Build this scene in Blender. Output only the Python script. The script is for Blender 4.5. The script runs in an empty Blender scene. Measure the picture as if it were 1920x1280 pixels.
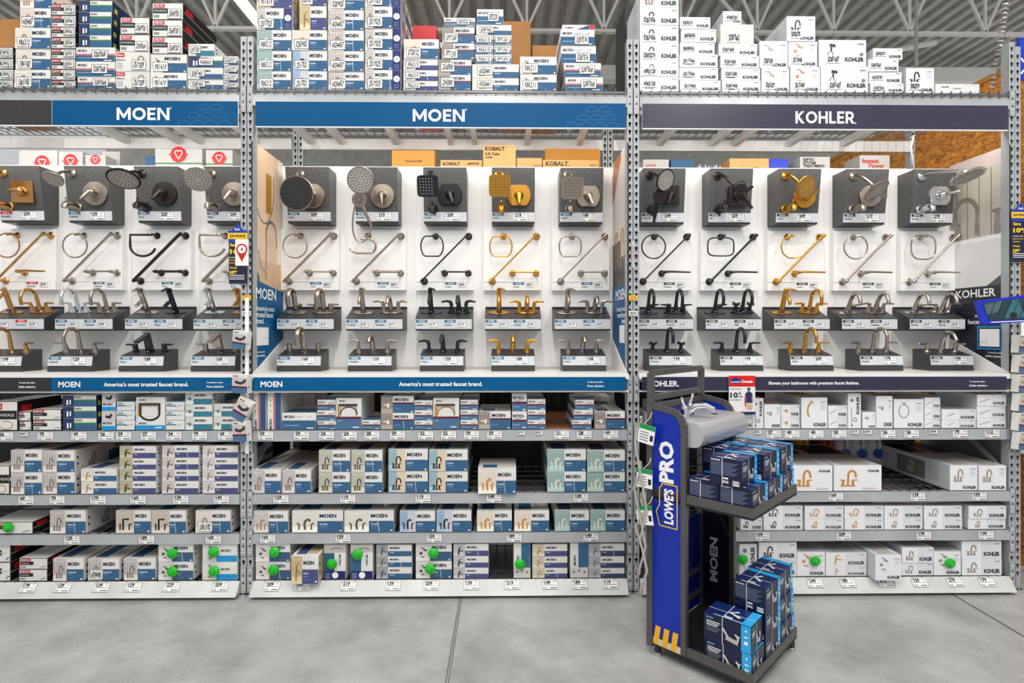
import bpy, math, random
from mathutils import Vector, Matrix
from math import sin, cos, pi, radians
random.seed(7)
SC = bpy.context.scene
COL = SC.collection

# ------------------------------------------------------------ camera
F_PX = 1066.0; HORIZON = 618.0; CAMY = -3.7; CAMZ = 1.72; YAW = radians(0.8)
cam_d = bpy.data.cameras.new('camera'); cam = bpy.data.objects.new('camera', cam_d); COL.objects.link(cam)
cam.location = (0, CAMY, CAMZ); cam.rotation_euler = (pi/2, 0, -YAW)
cam_d.sensor_width = 36; cam_d.lens = 36*F_PX/1920; cam_d.shift_y = -(640-HORIZON)/1920
cam_d.clip_start = .05; cam_d.clip_end = 200
SC.camera = cam
# ------------------------------------------------------------ world and exposure
SC.view_settings.view_transform = 'Standard'; SC.view_settings.look = 'None'
SC.view_settings.gamma = 1; SC.view_settings.use_curve_mapping = False
SC.view_settings.exposure = 0.0
W = bpy.data.worlds.new('world'); SC.world = W; W.use_nodes = True
W.node_tree.nodes['Background'].inputs[0].default_value = (.95, .97, 1, 1)
W.node_tree.nodes['Background'].inputs[1].default_value = 0.60
# ------------------------------------------------------------ large lights
def area(name, loc, rot, sx, sy, power, col=(1, .97, .93)):
    l = bpy.data.lights.new(name, 'AREA'); l.shape = 'RECTANGLE'; l.size = sx; l.size_y = sy; l.energy = power; l.color = col
    o = bpy.data.objects.new(name, l); COL.objects.link(o); o.location = loc; o.rotation_euler = rot; return o
STRIPS = [(-3.5, -.7, 10.4, 6.1), (3.2, -4.2, 6.4, 6.1), (-.2, -4.6, 6.0, 6.1)]   # x, y centre, length, z
for i, (x, y, L, z) in enumerate(STRIPS):
    area('ceiling_strip_lamp', (x, y, z-.06), (0, 0, 0), .12, L*.98, 215)
    area('ceiling_fill_uplight', (x, y, z+.12), (pi, 0, 0), .1, L*.98, 130)  # upward fill light added above the strips to brighten the roof deck

# ------------------------------------------------------------ projection helpers (rays into planes y = const)
def _ray(px):
    rx = (px-960)/F_PX
    return sin(YAW)+rx*cos(YAW), cos(YAW)-rx*sin(YAW)
def wx(px, Y=0.):
    dx, dy = _ray(px); return (Y-CAMY)/dy*dx
def wz(py, px=945, Y=0.):
    dx, dy = _ray(px); return CAMZ-(py-HORIZON)/F_PX*(Y-CAMY)/dy
def mpp(px, Y=0.):
    return (Y-CAMY)/_ray(px)[1]/F_PX

# ------------------------------------------------------------ materials
_M = {}
def lin(c):
    c = c/255.
    return c/12.92 if c <= .04045 else ((c+.055)/1.055)**2.4
def mat(rgb, rough=.5, metal=0., kind='', emit=0.):
    key = (rgb, rough, metal, kind, emit)
    if key in _M: return _M[key]
    m = bpy.data.materials.new('material'); m.use_nodes = True; nt = m.node_tree; b = nt.nodes['Principled BSDF']
    c = tuple(lin(v) for v in rgb)+(1,)
    b.inputs['Base Color'].default_value = c; b.inputs['Roughness'].default_value = rough; b.inputs['Metallic'].default_value = metal
    if kind == 'matte': b.inputs['Specular IOR Level'].default_value = .18; kind = ''
    if emit:
        b.inputs['Emission Color'].default_value = c; b.inputs['Emission Strength'].default_value = emit
    if kind:
        tc = nt.nodes.new('ShaderNodeTexCoord'); mp = nt.nodes.new('ShaderNodeMapping'); nt.links.new(tc.outputs['Object'], mp.inputs[0])
        nz = nt.nodes.new('ShaderNodeTexNoise'); nt.links.new(mp.outputs[0], nz.inputs[0])
        rp = nt.nodes.new('ShaderNodeValToRGB'); nt.links.new(nz.outputs[0], rp.inputs[0]); nt.links.new(rp.outputs[0], b.inputs['Base Color'])
        def ramp(lo, hi, a, z):
            rp.color_ramp.elements[0].position = lo; rp.color_ramp.elements[1].position = hi
            rp.color_ramp.elements[0].color = tuple(lin(v*a) for v in rgb)+(1,); rp.color_ramp.elements[1].color = tuple(lin(min(255, v*z)) for v in rgb)+(1,)
        if kind == 'concrete':
            nz.inputs['Scale'].default_value = 1.7; nz.inputs['Detail'].default_value = 9; nz.inputs['Roughness'].default_value = .68
            ramp(.32, .7, .8, 1.1)
            n2 = nt.nodes.new('ShaderNodeTexNoise'); n2.inputs['Scale'].default_value = 3.1; n2.inputs['Detail'].default_value = 6; nt.links.new(mp.outputs[0], n2.inputs[0])
            mr = nt.nodes.new('ShaderNodeMapRange'); mr.inputs[3].default_value = .22; mr.inputs[4].default_value = .5
            nt.links.new(n2.outputs[0], mr.inputs[0]); nt.links.new(mr.outputs[0], b.inputs['Roughness'])
            vo = nt.nodes.new('ShaderNodeTexNoise'); vo.inputs['Scale'].default_value = 90; nt.links.new(mp.outputs[0], vo.inputs[0])
            mx = nt.nodes.new('ShaderNodeMix'); mx.data_type = 'RGBA'; mx.blend_type = 'MULTIPLY'; mx.inputs[0].default_value = .35
            r2 = nt.nodes.new('ShaderNodeValToRGB'); r2.color_ramp.elements[0].position = .3; r2.color_ramp.elements[1].position = .6
            r2.color_ramp.elements[0].color = (.6, .6, .6, 1)
            nt.links.new(vo.outputs[0], r2.inputs[0]); nt.links.new(rp.outputs[0], mx.inputs[6]); nt.links.new(r2.outputs[0], mx.inputs[7]); nt.links.new(mx.outputs[2], b.inputs['Base Color'])
        elif kind == 'osb':
            vo = nt.nodes.new('ShaderNodeTexVoronoi'); vo.inputs['Scale'].default_value = 14
            mp.inputs['Scale'].default_value = (1, 1, 2.6); mp.inputs['Rotation'].default_value = (.5, 0, 0)
            nz.inputs['Scale'].default_value = 9; nz.inputs['Detail'].default_value = 8; nz.inputs['Distortion'].default_value = 2.4
            ramp(.34, .62, .72, 1.2)
            nt.links.new(mp.outputs[0], vo.inputs[0])
            mx = nt.nodes.new('ShaderNodeMix'); mx.data_type = 'RGBA'; mx.blend_type = 'MULTIPLY'; mx.inputs[0].default_value = .35
            nt.links.new(rp.outputs[0], mx.inputs[6]); nt.links.new(vo.outputs['Color'], mx.inputs[7])
            hs = nt.nodes.new('ShaderNodeRGBToBW'); nt.links.new(vo.outputs['Color'], hs.inputs[0]); nt.links.new(hs.outputs[0], mx.inputs[7])
            nt.links.new(mx.outputs[2], b.inputs['Base Color'])
        elif kind == 'steel':
            nz.inputs['Scale'].default_value = 5; nz.inputs['Detail'].default_value = 5; ramp(.3, .75, .93, 1.05)
        elif kind == 'brushed':
            mp.inputs['Scale'].default_value = (6, 6, 140); nz.inputs['Scale'].default_value = 6; ramp(.3, .7, .88, 1.08)
        elif kind == 'card':
            nz.inputs['Scale'].default_value = 7; nz.inputs['Detail'].default_value = 4; ramp(.35, .7, .95, 1.03)
        elif kind == 'plastic':
            nz.inputs['Scale'].default_value = 60; nz.inputs['Detail'].default_value = 2; ramp(.4, .6, .95, 1.05)
    _M[key] = m; return m
WHITE = mat((244, 244, 242), .38); PAPER = mat((248, 248, 246), .45); INK = mat((22, 22, 26), .6)
CARDW = mat((236, 234, 229), .42, 0, 'card'); GREYP = mat((208, 211, 216), .35)
RACK = mat((176, 180, 183), .36, .15, 'steel'); RACKW = mat((214, 214, 212), .4, .0, 'steel'); DARK = mat((12, 12, 14), .6)
CHAR = mat((74, 74, 74), .42, 0, 'plastic'); CHARD = mat((58, 58, 60), .4, 0, 'plastic')
BLUE = mat((0, 84, 134), .4, 0, 'matte'); KNAVY = mat((56, 53, 74), .3); STEEL = mat((60, 102, 140), .4, 0, 'matte'); TEAL = mat((66, 128, 148), .4, 0, 'matte')
PURP = mat((80, 86, 132), .4, 0, 'matte'); NAVY = mat((10, 30, 105), .35); LNAVY = mat((16, 32, 80), .3); MAROON = mat((100, 18, 60), .4); PINK = mat((200, 110, 115), .4)
GREENS = mat((60, 130, 60), .4); CYAN = mat((20, 150, 215), .35); RED = mat((205, 25, 30), .4); LOGO = mat((24, 38, 70), .5)
CB = mat((176, 122, 66), .7, 0, 'card'); CBL = mat((224, 176, 112), .6, 0, 'card'); TXTW = mat((250, 250, 250), .4)
GREY = mat((120, 124, 130), .5); LGREY = mat((205, 206, 210), .35); BLK = mat((26, 26, 28), .4)
WIRE = mat((120, 124, 128), .35, .6)
FIN = {'nickel': mat((166, 154, 141), .32, 1.), 'chrome': mat((220, 220, 224), .15, 1.), 'gold': mat((206, 152, 66), .3, 1.),
       'champagne': mat((196, 152, 98), .26, 1.), 'black': mat((30, 30, 32), .3, .2), 'bronze': mat((52, 46, 44), .3, .6),
       'polished': mat((182, 173, 162), .22, 1.)}
FINW = {'nickel': 'brushed nickel', 'chrome': 'chrome', 'gold': 'brushed gold', 'champagne': 'champagne bronze', 'black': 'matte black', 'bronze': 'dark bronze', 'polished': 'polished nickel'}

# ------------------------------------------------------------ mesh builder
_T = {}
def glyphs(s, bold=0.):
    k = (s, bold)
    if k in _T: return _T[k]
    c = bpy.data.curves.new('t', 'FONT'); c.body = s; c.size = 1; c.offset = bold; c.resolution_u = 2; c.fill_mode = 'FRONT'
    o = bpy.data.objects.new('t', c); COL.objects.link(o)
    me = o.to_mesh(); v = [(p.co.x, p.co.y) for p in me.vertices]; f = [tuple(p.vertices) for p in me.polygons]
    o.to_mesh_clear(); bpy.data.objects.remove(o); bpy.data.curves.remove(c)
    x0 = min(p[0] for p in v); x1 = max(p[0] for p in v); y0 = min(p[1] for p in v); y1 = max(p[1] for p in v)
    v = [((x-x0)/(x1-x0)-.5, (y-y0)/(y1-y0)-.5) for x, y in v]
    _T[k] = (v, f, (x1-x0)/(y1-y0)); return _T[k]
NL = [0]
class Fr:
    def __init__(s, O, U, V): s.O = Vector(O); s.U = Vector(U).normalized(); s.V = Vector(V).normalized(); s.N = s.U.cross(s.V)
    def p(s, u, v, l=1): return s.O+s.U*u+s.V*v+s.N*(.0007*(l+.03*(NL[0] % 30)))
def front(w, y=0, z=0): return Fr((-w/2, y, z), (1, 0, 0), (0, 0, 1))
class MB:
    def __init__(s): s.v = []; s.f = []; s.m = []; s.mats = []; s.sm = []
    def mi(s, m):
        if m not in s.mats: s.mats.append(m)
        return s.mats.index(m)
    def add(s, vs, fs, m, smooth=False):
        o = len(s.v); k = s.mi(m); s.v += [tuple(v) for v in vs]
        for f in fs: s.f.append(tuple(i+o for i in f)); s.m.append(k); s.sm.append(smooth)
    def box(s, x0, x1, y0, y1, z0, z1, m, sides=None, top=None):
        vs = [(x0, y0, z0), (x1, y0, z0), (x1, y1, z0), (x0, y1, z0), (x0, y0, z1), (x1, y0, z1), (x1, y1, z1), (x0, y1, z1)]
        s.add(vs, [(0, 1, 5, 4)], m)
        s.add(vs, [(1, 2, 6, 5), (2, 3, 7, 6), (3, 0, 4, 7)], sides or m); s.add(vs, [(4, 5, 6, 7), (3, 2, 1, 0)], top or sides or m)
    def hull(s, a, b, m):      # prism between two polygons with equal counts (a counter-clockwise seen from outside of a)
        n = len(a); vs = list(a)+list(b)
        s.add(vs, [tuple(range(n)), tuple(range(2*n-1, n-1, -1))]+[(i, n+i, n+(i+1) % n, (i+1) % n) for i in range(n)], m)
    def bar(s, p, q, t, m, t2=None, up=(0, 0, 1)):
        p = Vector(p); q = Vector(q); d = (q-p).normalized(); u = d.cross(Vector(up))
        if u.length < .01: u = d.cross(Vector((0, 1, 0)))
        u.normalize(); w = u.cross(d); a = t/2; b = (t2 or t)/2
        s.hull([p+u*i*a+w*j*b for i, j in ((-1, -1), (-1, 1), (1, 1), (1, -1))], [q+u*i*a+w*j*b for i, j in ((-1, -1), (-1, 1), (1, 1), (1, -1))], m)
    def tube(s, pts, r, m, n=8, closed=False, flat=1., fd=None):
        pts = [Vector(p) for p in pts]; N = len(pts); vs = []; fs = []
        R = r if isinstance(r, (list, tuple)) else [r]*N
        prev = None
        for i, p in enumerate(pts):
            if closed: d = pts[(i+1) % N]-pts[i-1]
            else: d = pts[min(i+1, N-1)]-pts[max(i-1, 0)]
            d.normalize()
            if fd is not None: u = Vector(fd)
            elif prev is None:
                u = Vector((1, 0, 0)) if abs(d.x) < .8 else Vector((0, 1, 0))
            else: u = prev
            u = (u-d*u.dot(d)).normalized(); w = d.cross(u); prev = u
            for k in range(n):
                a = 2*pi*k/n; vs.append(p+u*cos(a)*R[i]*flat+w*sin(a)*R[i])
        for i in range(N if closed else N-1):
            j = (i+1) % N
            for k in range(n): fs.append((i*n+k, i*n+(k+1) % n, j*n+(k+1) % n, j*n+k))
        s.add(vs, fs, m, True)
        if not closed: s.add(vs, [tuple(range(n-1, -1, -1)), tuple((N-1)*n+k for k in range(n))], m)
    def lathe(s, p, d, prof, m, n=16, cap=True, sx=1.):   # prof: list of (distance along d, radius)
        p = Vector(p); d = Vector(d).normalized(); u = Vector((1, 0, 0)) if abs(d.x) < .8 else Vector((0, 0, 1))
        u = (u-d*u.dot(d)).normalized(); w = d.cross(u); vs = []; fs = []
        for t, r in prof:
            for k in range(n): a = 2*pi*k/n; vs.append(p+d*t+u*cos(a)*r*sx+w*sin(a)*r)
        for i in range(len(prof)-1):
            for k in range(n): fs.append((i*n+k, i*n+(k+1) % n, (i+1)*n+(k+1) % n, (i+1)*n+k))
        s.add(vs, fs, m, True)
        if cap: s.add(vs, [tuple(range(n-1, -1, -1)), tuple((len(prof)-1)*n+k for k in range(n))], m)
    def rect(s, F, u0, v0, u1, v1, m, l=1): s.poly(F, [(u0, v0), (u1, v0), (u1, v1), (u0, v1)], m, l)
    def poly(s, F, pts, m, l=1): NL[0] += 1; s.add([F.p(u, v, l) for u, v in pts], [tuple(range(len(pts)))], m)
    def outline(s, F, u0, v0, u1, v1, t, m, l=1):
        s.rect(F, u0, v0, u1, v0+t, m, l); s.rect(F, u0, v1-t, u1, v1, m, l); s.rect(F, u0, v0+t, u0+t, v1-t, m, l); s.rect(F, u1-t, v0+t, u1, v1-t, m, l)
    def stroke(s, F, pts, w, m, l=1):
        NL[0] += 1
        P = [Vector(p) for p in pts]; L = []; R = []
        for i, p in enumerate(P):
            d = (P[min(i+1, len(P)-1)]-P[max(i-1, 0)]).normalized(); n = Vector((-d.y, d.x))*w/2
            L.append(p+n); R.append(p-n)
        vs = [F.p(q.x, q.y, l) for q in L]+[F.p(q.x, q.y, l) for q in R]; n = len(P)
        s.add(vs, [(n+i, n+i+1, i+1, i) for i in range(n-1)], m)
    def disc(s, F, u, v, r, m, l=1, n=14, ry=None): s.poly(F, [(u+r*cos(2*pi*k/n), v+(ry or r)*sin(2*pi*k/n)) for k in range(n)], m, l)
    def text(s, F, t, u, v, h, m, l=2, w=None, bold=.02, rot=0, shear=0., align='c'):
        g, f, asp = glyphs(t, bold); W = w or h*asp
        if align == 'l': u = u+W/2
        if align == 'r': u = u-W/2
        c, n = cos(rot), sin(rot)
        vs = []; NL[0] += 1
        for x, y in g:
            a = x*W+y*h*shear; b = y*h; vs.append(F.p(u+a*c-b*n, v+a*n+b*c, l))
        s.add(vs, f, m)
    def mesh(s, name):
        me = bpy.data.meshes.new(name); me.from_pydata(s.v, [], s.f)
        for m in s.mats: me.materials.append(m)
        me.polygons.foreach_set('material_index', s.m); me.polygons.foreach_set('use_smooth', s.sm); me.update()
        try: me.set_sharp_from_angle(angle=radians(42))
        except Exception: pass
        return me
    def build(s, name, parent=None, loc=(0, 0, 0), rot=(0, 0, 0)): return link(name, s.mesh(name), parent, loc, rot)
def link(name, data, parent=None, loc=(0, 0, 0), rot=(0, 0, 0)):
    o = bpy.data.objects.new(name, data); COL.objects.link(o); o.location = loc; o.rotation_euler = rot
    if parent: o.parent = parent
    return o
USED = {}
def tag(o, label, cat, group=None):
    n = len(label.split())
    if n > 16 or n < 4: print('LABELLEN', n, label)
    if label in USED: print('DUPLABEL', label)
    USED[label] = 1
    o['label'] = label; o['category'] = cat
    if group: o['group'] = group
    return o
def struct(o): o['kind'] = 'structure'; return o
def thing(name, label, cat, loc=(0, 0, 0), rot=(0, 0, 0), group=None): return tag(link(name, None, None, loc, rot), label, cat, group)
ORD = ['first', 'second', 'third', 'fourth', 'fifth', 'sixth', 'seventh', 'eighth', 'ninth', 'tenth', 'eleventh', 'twelfth', 'thirteenth', 'fourteenth', 'fifteenth', 'sixteenth']
def arc(cx, cy, r, a0, a1, n=8, ry=None):
    return [(cx+r*cos(radians(a0+(a1-a0)*i/n)), cy+(ry or r)*sin(radians(a0+(a1-a0)*i/n))) for i in range(n+1)]
# ------------------------------------------------------------ setting
UPX = [wx(463), wx(1187), wx(1897)]                    # centres of the upright pairs
ZD = 3.276                                             # top deck
ZT = 1.435                                             # display tray
SH = {1: 1.072, 2: .661, 3: .405, 4: .102}
PANEL = .5; REAR = .91
WALLX = 3.78
b = MB(); b.box(-9, 9, -6.5, 16.5, -.2, 0, mat((180, 180, 178), .4, 0, 'concrete'))
J = mat((92, 92, 90), .8)
F0 = Fr((0, 0, 0), (1, 0, 0), (0, 1, 0))
xj = wx(865); b.rect(F0, xj-.011, -6.5, xj+.011, 16, mat((150, 150, 146), .8), 1); b.rect(F0, xj-.009, -6.5, xj-.005, 16, J, 3); b.rect(F0, xj+.005, -6.5, xj+.008, 16, J, 3)
xj = wx(1776); b.rect(F0, xj-.006, -6.5, xj+.006, 16, J, 2)
b.rect(F0, -9, .3, 9, .306, J, 2)
struct(b.build('floor'))
b = MB(); DK = mat((186, 183, 174), .5, 0, 'steel')     # corrugated roof deck, ribs run front to back
x = -14.; prof = []
while x < 16: prof += [(x, 8.6), (x+.13, 8.6), (x+.16, 8.68), (x+.29, 8.68)]; x += .32
n = len(prof)
b.add([(x, -6.5, z) for x, z in prof]+[(x, 16.5, z) for x, z in prof], [(i+1, i, n+i, n+i+1) for i in range(n-1)], DK)
b.box(-14, 16, -6.5, 16.5, 8.78, 8.85, DK)
struct(b.build('ceiling'))
b = MB(); b.box(-14, 16, 16.5, 16.7, 0, 8.85, mat((214, 212, 205), .6, 0, 'steel')); struct(b.build('wall_back'))
b = MB(); b.box(WALLX, WALLX+.05, -.1, 7, 0, 3.66, mat((232, 142, 60), .6, 0, 'osb')); b.box(WALLX-.01, WALLX+.06, -.1, 7, 3.66, 3.70, mat((190, 130, 60), .6)); struct(b.build('wall_right'))
# roof joists
JM = mat((252, 250, 244), .45)
def joist(Y, label):
    b = MB(); z0 = 6.95; z1 = 8.5
    for z in (z0, z1): b.box(-13, 15, Y-.045, Y-.01, z, z+.05, JM); b.box(-13, 15, Y+.01, Y+.045, z, z+.05, JM)
    x = -13.2
    while x < 15:
        b.bar((x, Y, z0+.05), (x+.68, Y, z1), .042, JM); b.bar((x+1.36, Y, z0+.05), (x+.68, Y, z1), .042, JM); b.bar((x, Y, z0), (x, Y, z1), .04, JM); x += 1.36
    tag(b.build('roof_joist'), label, 'roof joist', 'steel joists under the roof deck')
joist(6.3, 'white open web steel joist under the roof, nearest of the roof joists')
joist(11.6, 'white open web steel joist, second nearest, behind the top boxes')
b = MB(); b.box(-13, 15, 10.4, 10.7, 7.95, 8.3, JM); b.tube([(3.6, 10.2, 7.8), (5.2, 10.2, 7.7), (9, 8, 7.7)], .06, JM, 8)
tag(b.build('roof_girder'), 'pale solid steel girder crossing under the ribbed roof deck', 'girder')
b = MB(); b.tube([(wx(1718, 4.2), 4.2, 8.6), (wx(1718, 4.2), 4.2, 3.2)], .022, mat((190, 188, 182), .4), 8)
tag(b.build('drop_pipe'), 'thin grey vertical pipe hanging from roof behind the right top boxes', 'pipe')
for i, (x0, y0, x1, y1) in enumerate(((2.2, 5.0, 6.5, 9.5),)):
    b = MB(); b.tube([(2.5, 3.5, 6.2), (6.4, 9.5, 8.0)], .03, JM, 6); tag(b.build('roof_brace'), 'thin diagonal white brace rod crossing below the roof joists', 'brace')
# ceiling strip fixtures
for (x, y, L, z), lb in zip(STRIPS, ('long white ceiling strip light over left aisle, seen top left', 'long white ceiling strip light over the right aisle', 'long white ceiling strip light over the middle aisle')):
    t = thing('strip_light', lb, 'ceiling light', (x, y, z), group='ceiling strip lights')
    b = MB(); b.box(-.09, .09, -L/2, L/2, 0, .08, JM); b.build('housing', t)
    b = MB(); b.box(-.07, .07, -L/2+.01, L/2-.01, -.03, 0, mat((255, 252, 245), .5, 0, '', 3.0)); b.build('diffuser', t)
    b = MB()
    for q in (-.4, .4): b.tube([(0, L*q, .08), (0, L*q, 2.5)], .006, JM, 6)
    b.build('hanger', t)

# ------------------------------------------------------------ rack: uprights, beams, decks
def plate_with_holes(b, w, H, m):
    hp = [(.0095*cos(a), .0095*sin(a)) for a in [radians(-60+30*k) for k in range(11)]]+[(-.0045, -.021), (.0045, -.021)]
    n = len(hp); z = .12; c = .0508; b.box(-w/2, w/2, 0, .003, 0, z-c/2-.004, m); z0 = z-c/2-.004
    while z0+c < H:
        zc = z0+c/2+.004; vs = []
        for x, y in hp:
            k = min(w/2/abs(x) if abs(x) > 1e-6 else 99, ((c/2-.004) if y > 0 else (c/2+.004))/abs(y) if abs(y) > 1e-6 else 99); vs.append((x*k, 0, zc+y*k))
        inn = [(x, 0, zc+y) for x, y in hp]; back = [(x, .003, zc+y) for x, y in hp]
        b.add(vs+inn+back, [((i+1) % n, i, n+i, n+(i+1) % n) for i in range(n)]+[(n+(i+1) % n, n+i, 2*n+i, 2*n+(i+1) % n) for i in range(n)], m)
        for sx in (-1, 1):
            for sz, k in ((z0, 0), (z0+c, 1)):
                o = [v for v in vs if (v[0] > 0) == (sx > 0) and ((v[2] > zc) == bool(k))]
                if k: e = [v for v in o if abs(v[2]-(z0+c)) < 1e-5]; f = [v for v in o if abs(abs(v[0])-w/2) < 1e-5]
                else: e = [v for v in o if abs(v[2]-z0) < 1e-5]; f = [v for v in o if abs(abs(v[0])-w/2) < 1e-5]
                if e and f: p = max(e, key=lambda v: abs(v[0])); q = (min if k == 0 else max)(f, key=lambda v: v[2]); t = [p, (sx*w/2, 0, sz), q]; b.add(t if (sx > 0) != bool(k) else t[::-1], [(0, 1, 2)], m)
        z0 += c
    b.box(-w/2, w/2, 0, .003, z0, H, m)
def upright_mesh(H, key=[None, {}]):
    if H in key[1]: return key[1][H]
    b = MB(); w = .038
    plate_with_holes(b, w, H, RACK)
    b.box(-w/2, -w/2+.002, .0016, .06, 0, H, RACK); b.box(w/2-.002, w/2, .0016, .06, 0, H, RACK); b.box(-w/2+.002, w/2-.002, .045, .047, 0, H, DARK)  # near-black inner sheet stands in for the shade behind the holes
    key[1][H] = b.mesh('upright'); return key[1][H]
def foot(w=.05):
    b = MB(); b.box(-w/2, w/2, -.02, .08, 0, .012, RACK)
    for q in (-1, 1): b.lathe((q*.012, -.01, .012), (0, 0, 1), [(0, .005), (.008, .005)], DARK, 6)
    return b.mesh('foot')
FT = foot()
def bracket_mesh():
    b = MB(); w = .043; b.box(-w/2, w/2, -.006, -.001, -.15, .02, RACK); b.box(-w/2, -w/2+.003, -.006, .05, -.15, .02, RACK); b.box(w/2-.003, w/2, -.006, .05, -.15, .02, RACK)
    for z in (-.005, -.06, -.11, -.13): b.lathe((0, -.006, z), (0, -1, 0), [(0, .007), (.002, .006), (.003, .003)], RACKW, 8)
    b.poly(Fr((0, -.006, 0), (1, 0, 0), (0, 0, 1)), [(-.006, -.042), (.006, -.042), (0, -.026)], DARK, 1); b.disc(Fr((0, -.006, 0), (1, 0, 0), (0, 0, 1)), 0, -.085, .006, DARK)
    return b.mesh('beam_bracket')
BR = bracket_mesh()
upn = ['left', 'middle', 'right']; BAYS = {'L': 'left bay', 'M': 'middle bay', 'R': 'right bay'}
def upright(x, Y, H, label, brs, grp):
    t = thing('rack_upright', label, 'rack post', (x, Y, 0), (0, 0, 0), grp)
    link('post', upright_mesh(H), t); link('foot', FT, t)
    for z in brs: link('beam_bracket', BR, t, (0, 0, z))
    return t
zb = (ZD, 1.40, 1.08, .66, .41, .17)

HU = 1.72+(618-72)/288.
for k, (i, sgn) in enumerate(((0, -1), (0, 1), (1, -1), (1, 1), (2, -1))):
    xx = UPX[i]+sgn*.0215
    if i == 2: xx = UPX[2]-.0
    s = {-1: 'left', 1: 'right'}[sgn]
    lb = '%s post of the perforated steel pair between left and middle bays' % s if i == 0 else '%s post of the perforated steel pair between middle and right bays' % s
    if i == 2: lb = 'front perforated steel post at right end of the rack'
    upright(xx, 0, HU, lb, zb, 'perforated front rack posts')
    if i < 2:
        upright(xx, REAR, HU, lb.replace('%s post' % s, '%s rear post' % s).replace('perforated ', ''), (), 'rear rack posts')
    else: upright(xx, REAR, HU, 'rear steel post at right end of the rack, before chipboard wall', (), 'rear rack posts')
upright(UPX[2]+.04, .0, HU-.03, 'outer steel post beside the front post at right end', (), 'perforated front rack posts')
b = MB(); b.box(UPX[2]+.065, UPX[2]+.07, .1, REAR, .05, 1.35, mat((150, 152, 152), .5)); tag(b.build('end_panel'), 'grey steel end sheet low at the right rack end', 'end panel')
# side lattice of each frame
for i, lb in enumerate(('diagonal steel side bracing between left and middle bays', 'diagonal steel side bracing between middle and right bays', 'diagonal steel side bracing at the right rack end')):
    b = MB(); x = UPX[i]
    zz = .25
    while zz < 1.3: b.bar((x, .05, zz), (x, REAR-.05, zz+.5), .025, RACK); b.bar((x, .05, zz), (x, REAR-.05, zz), .025, RACK); zz += .52
    tag(b.build('side_brace'), lb, 'rack brace', 'rack side braces')
BX = {'L': (UPX[0]-2.504+.043, UPX[0]-.043), 'M': (UPX[0]+.043, UPX[1]-.043), 'R': (UPX[1]+.043, UPX[2]-.022)}
SN = {0: 'top storage level', 1: 'first shelf below the display', 2: 'second shelf below the display', 3: 'third shelf below the display', 4: 'bottom shelf'}
def wire_deck(x0, x1, y0, y1, z, label, m=WIRE, step=.0635):
    b = MB(); n = int((x1-x0)/step); r = .0028
    for i in range(n+1):
        x = x0+(x1-x0)*i/n; b.box(x-r, x+r, y0-.008, y1, z-r, z+r, m)
        if y0 < 0: b.box(x-r, x+r, y0-.014, y0-.008, z-.035, z+r+.006, m)
    ny = int((y1-y0)/.127)
    for j in range(ny+1):
        y = y0+(y1-y0)*j/ny; b.box(x0, x1, y-r, y+r, z-3*r, z-r, m)
    if y0 < 0: b.box(x0, x1, y0-.019, y0-.014, z-.022, z-.016, m)
    return tag(b.build('wire_deck'), label, 'wire deck', 'wire shelf decks')
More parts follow.
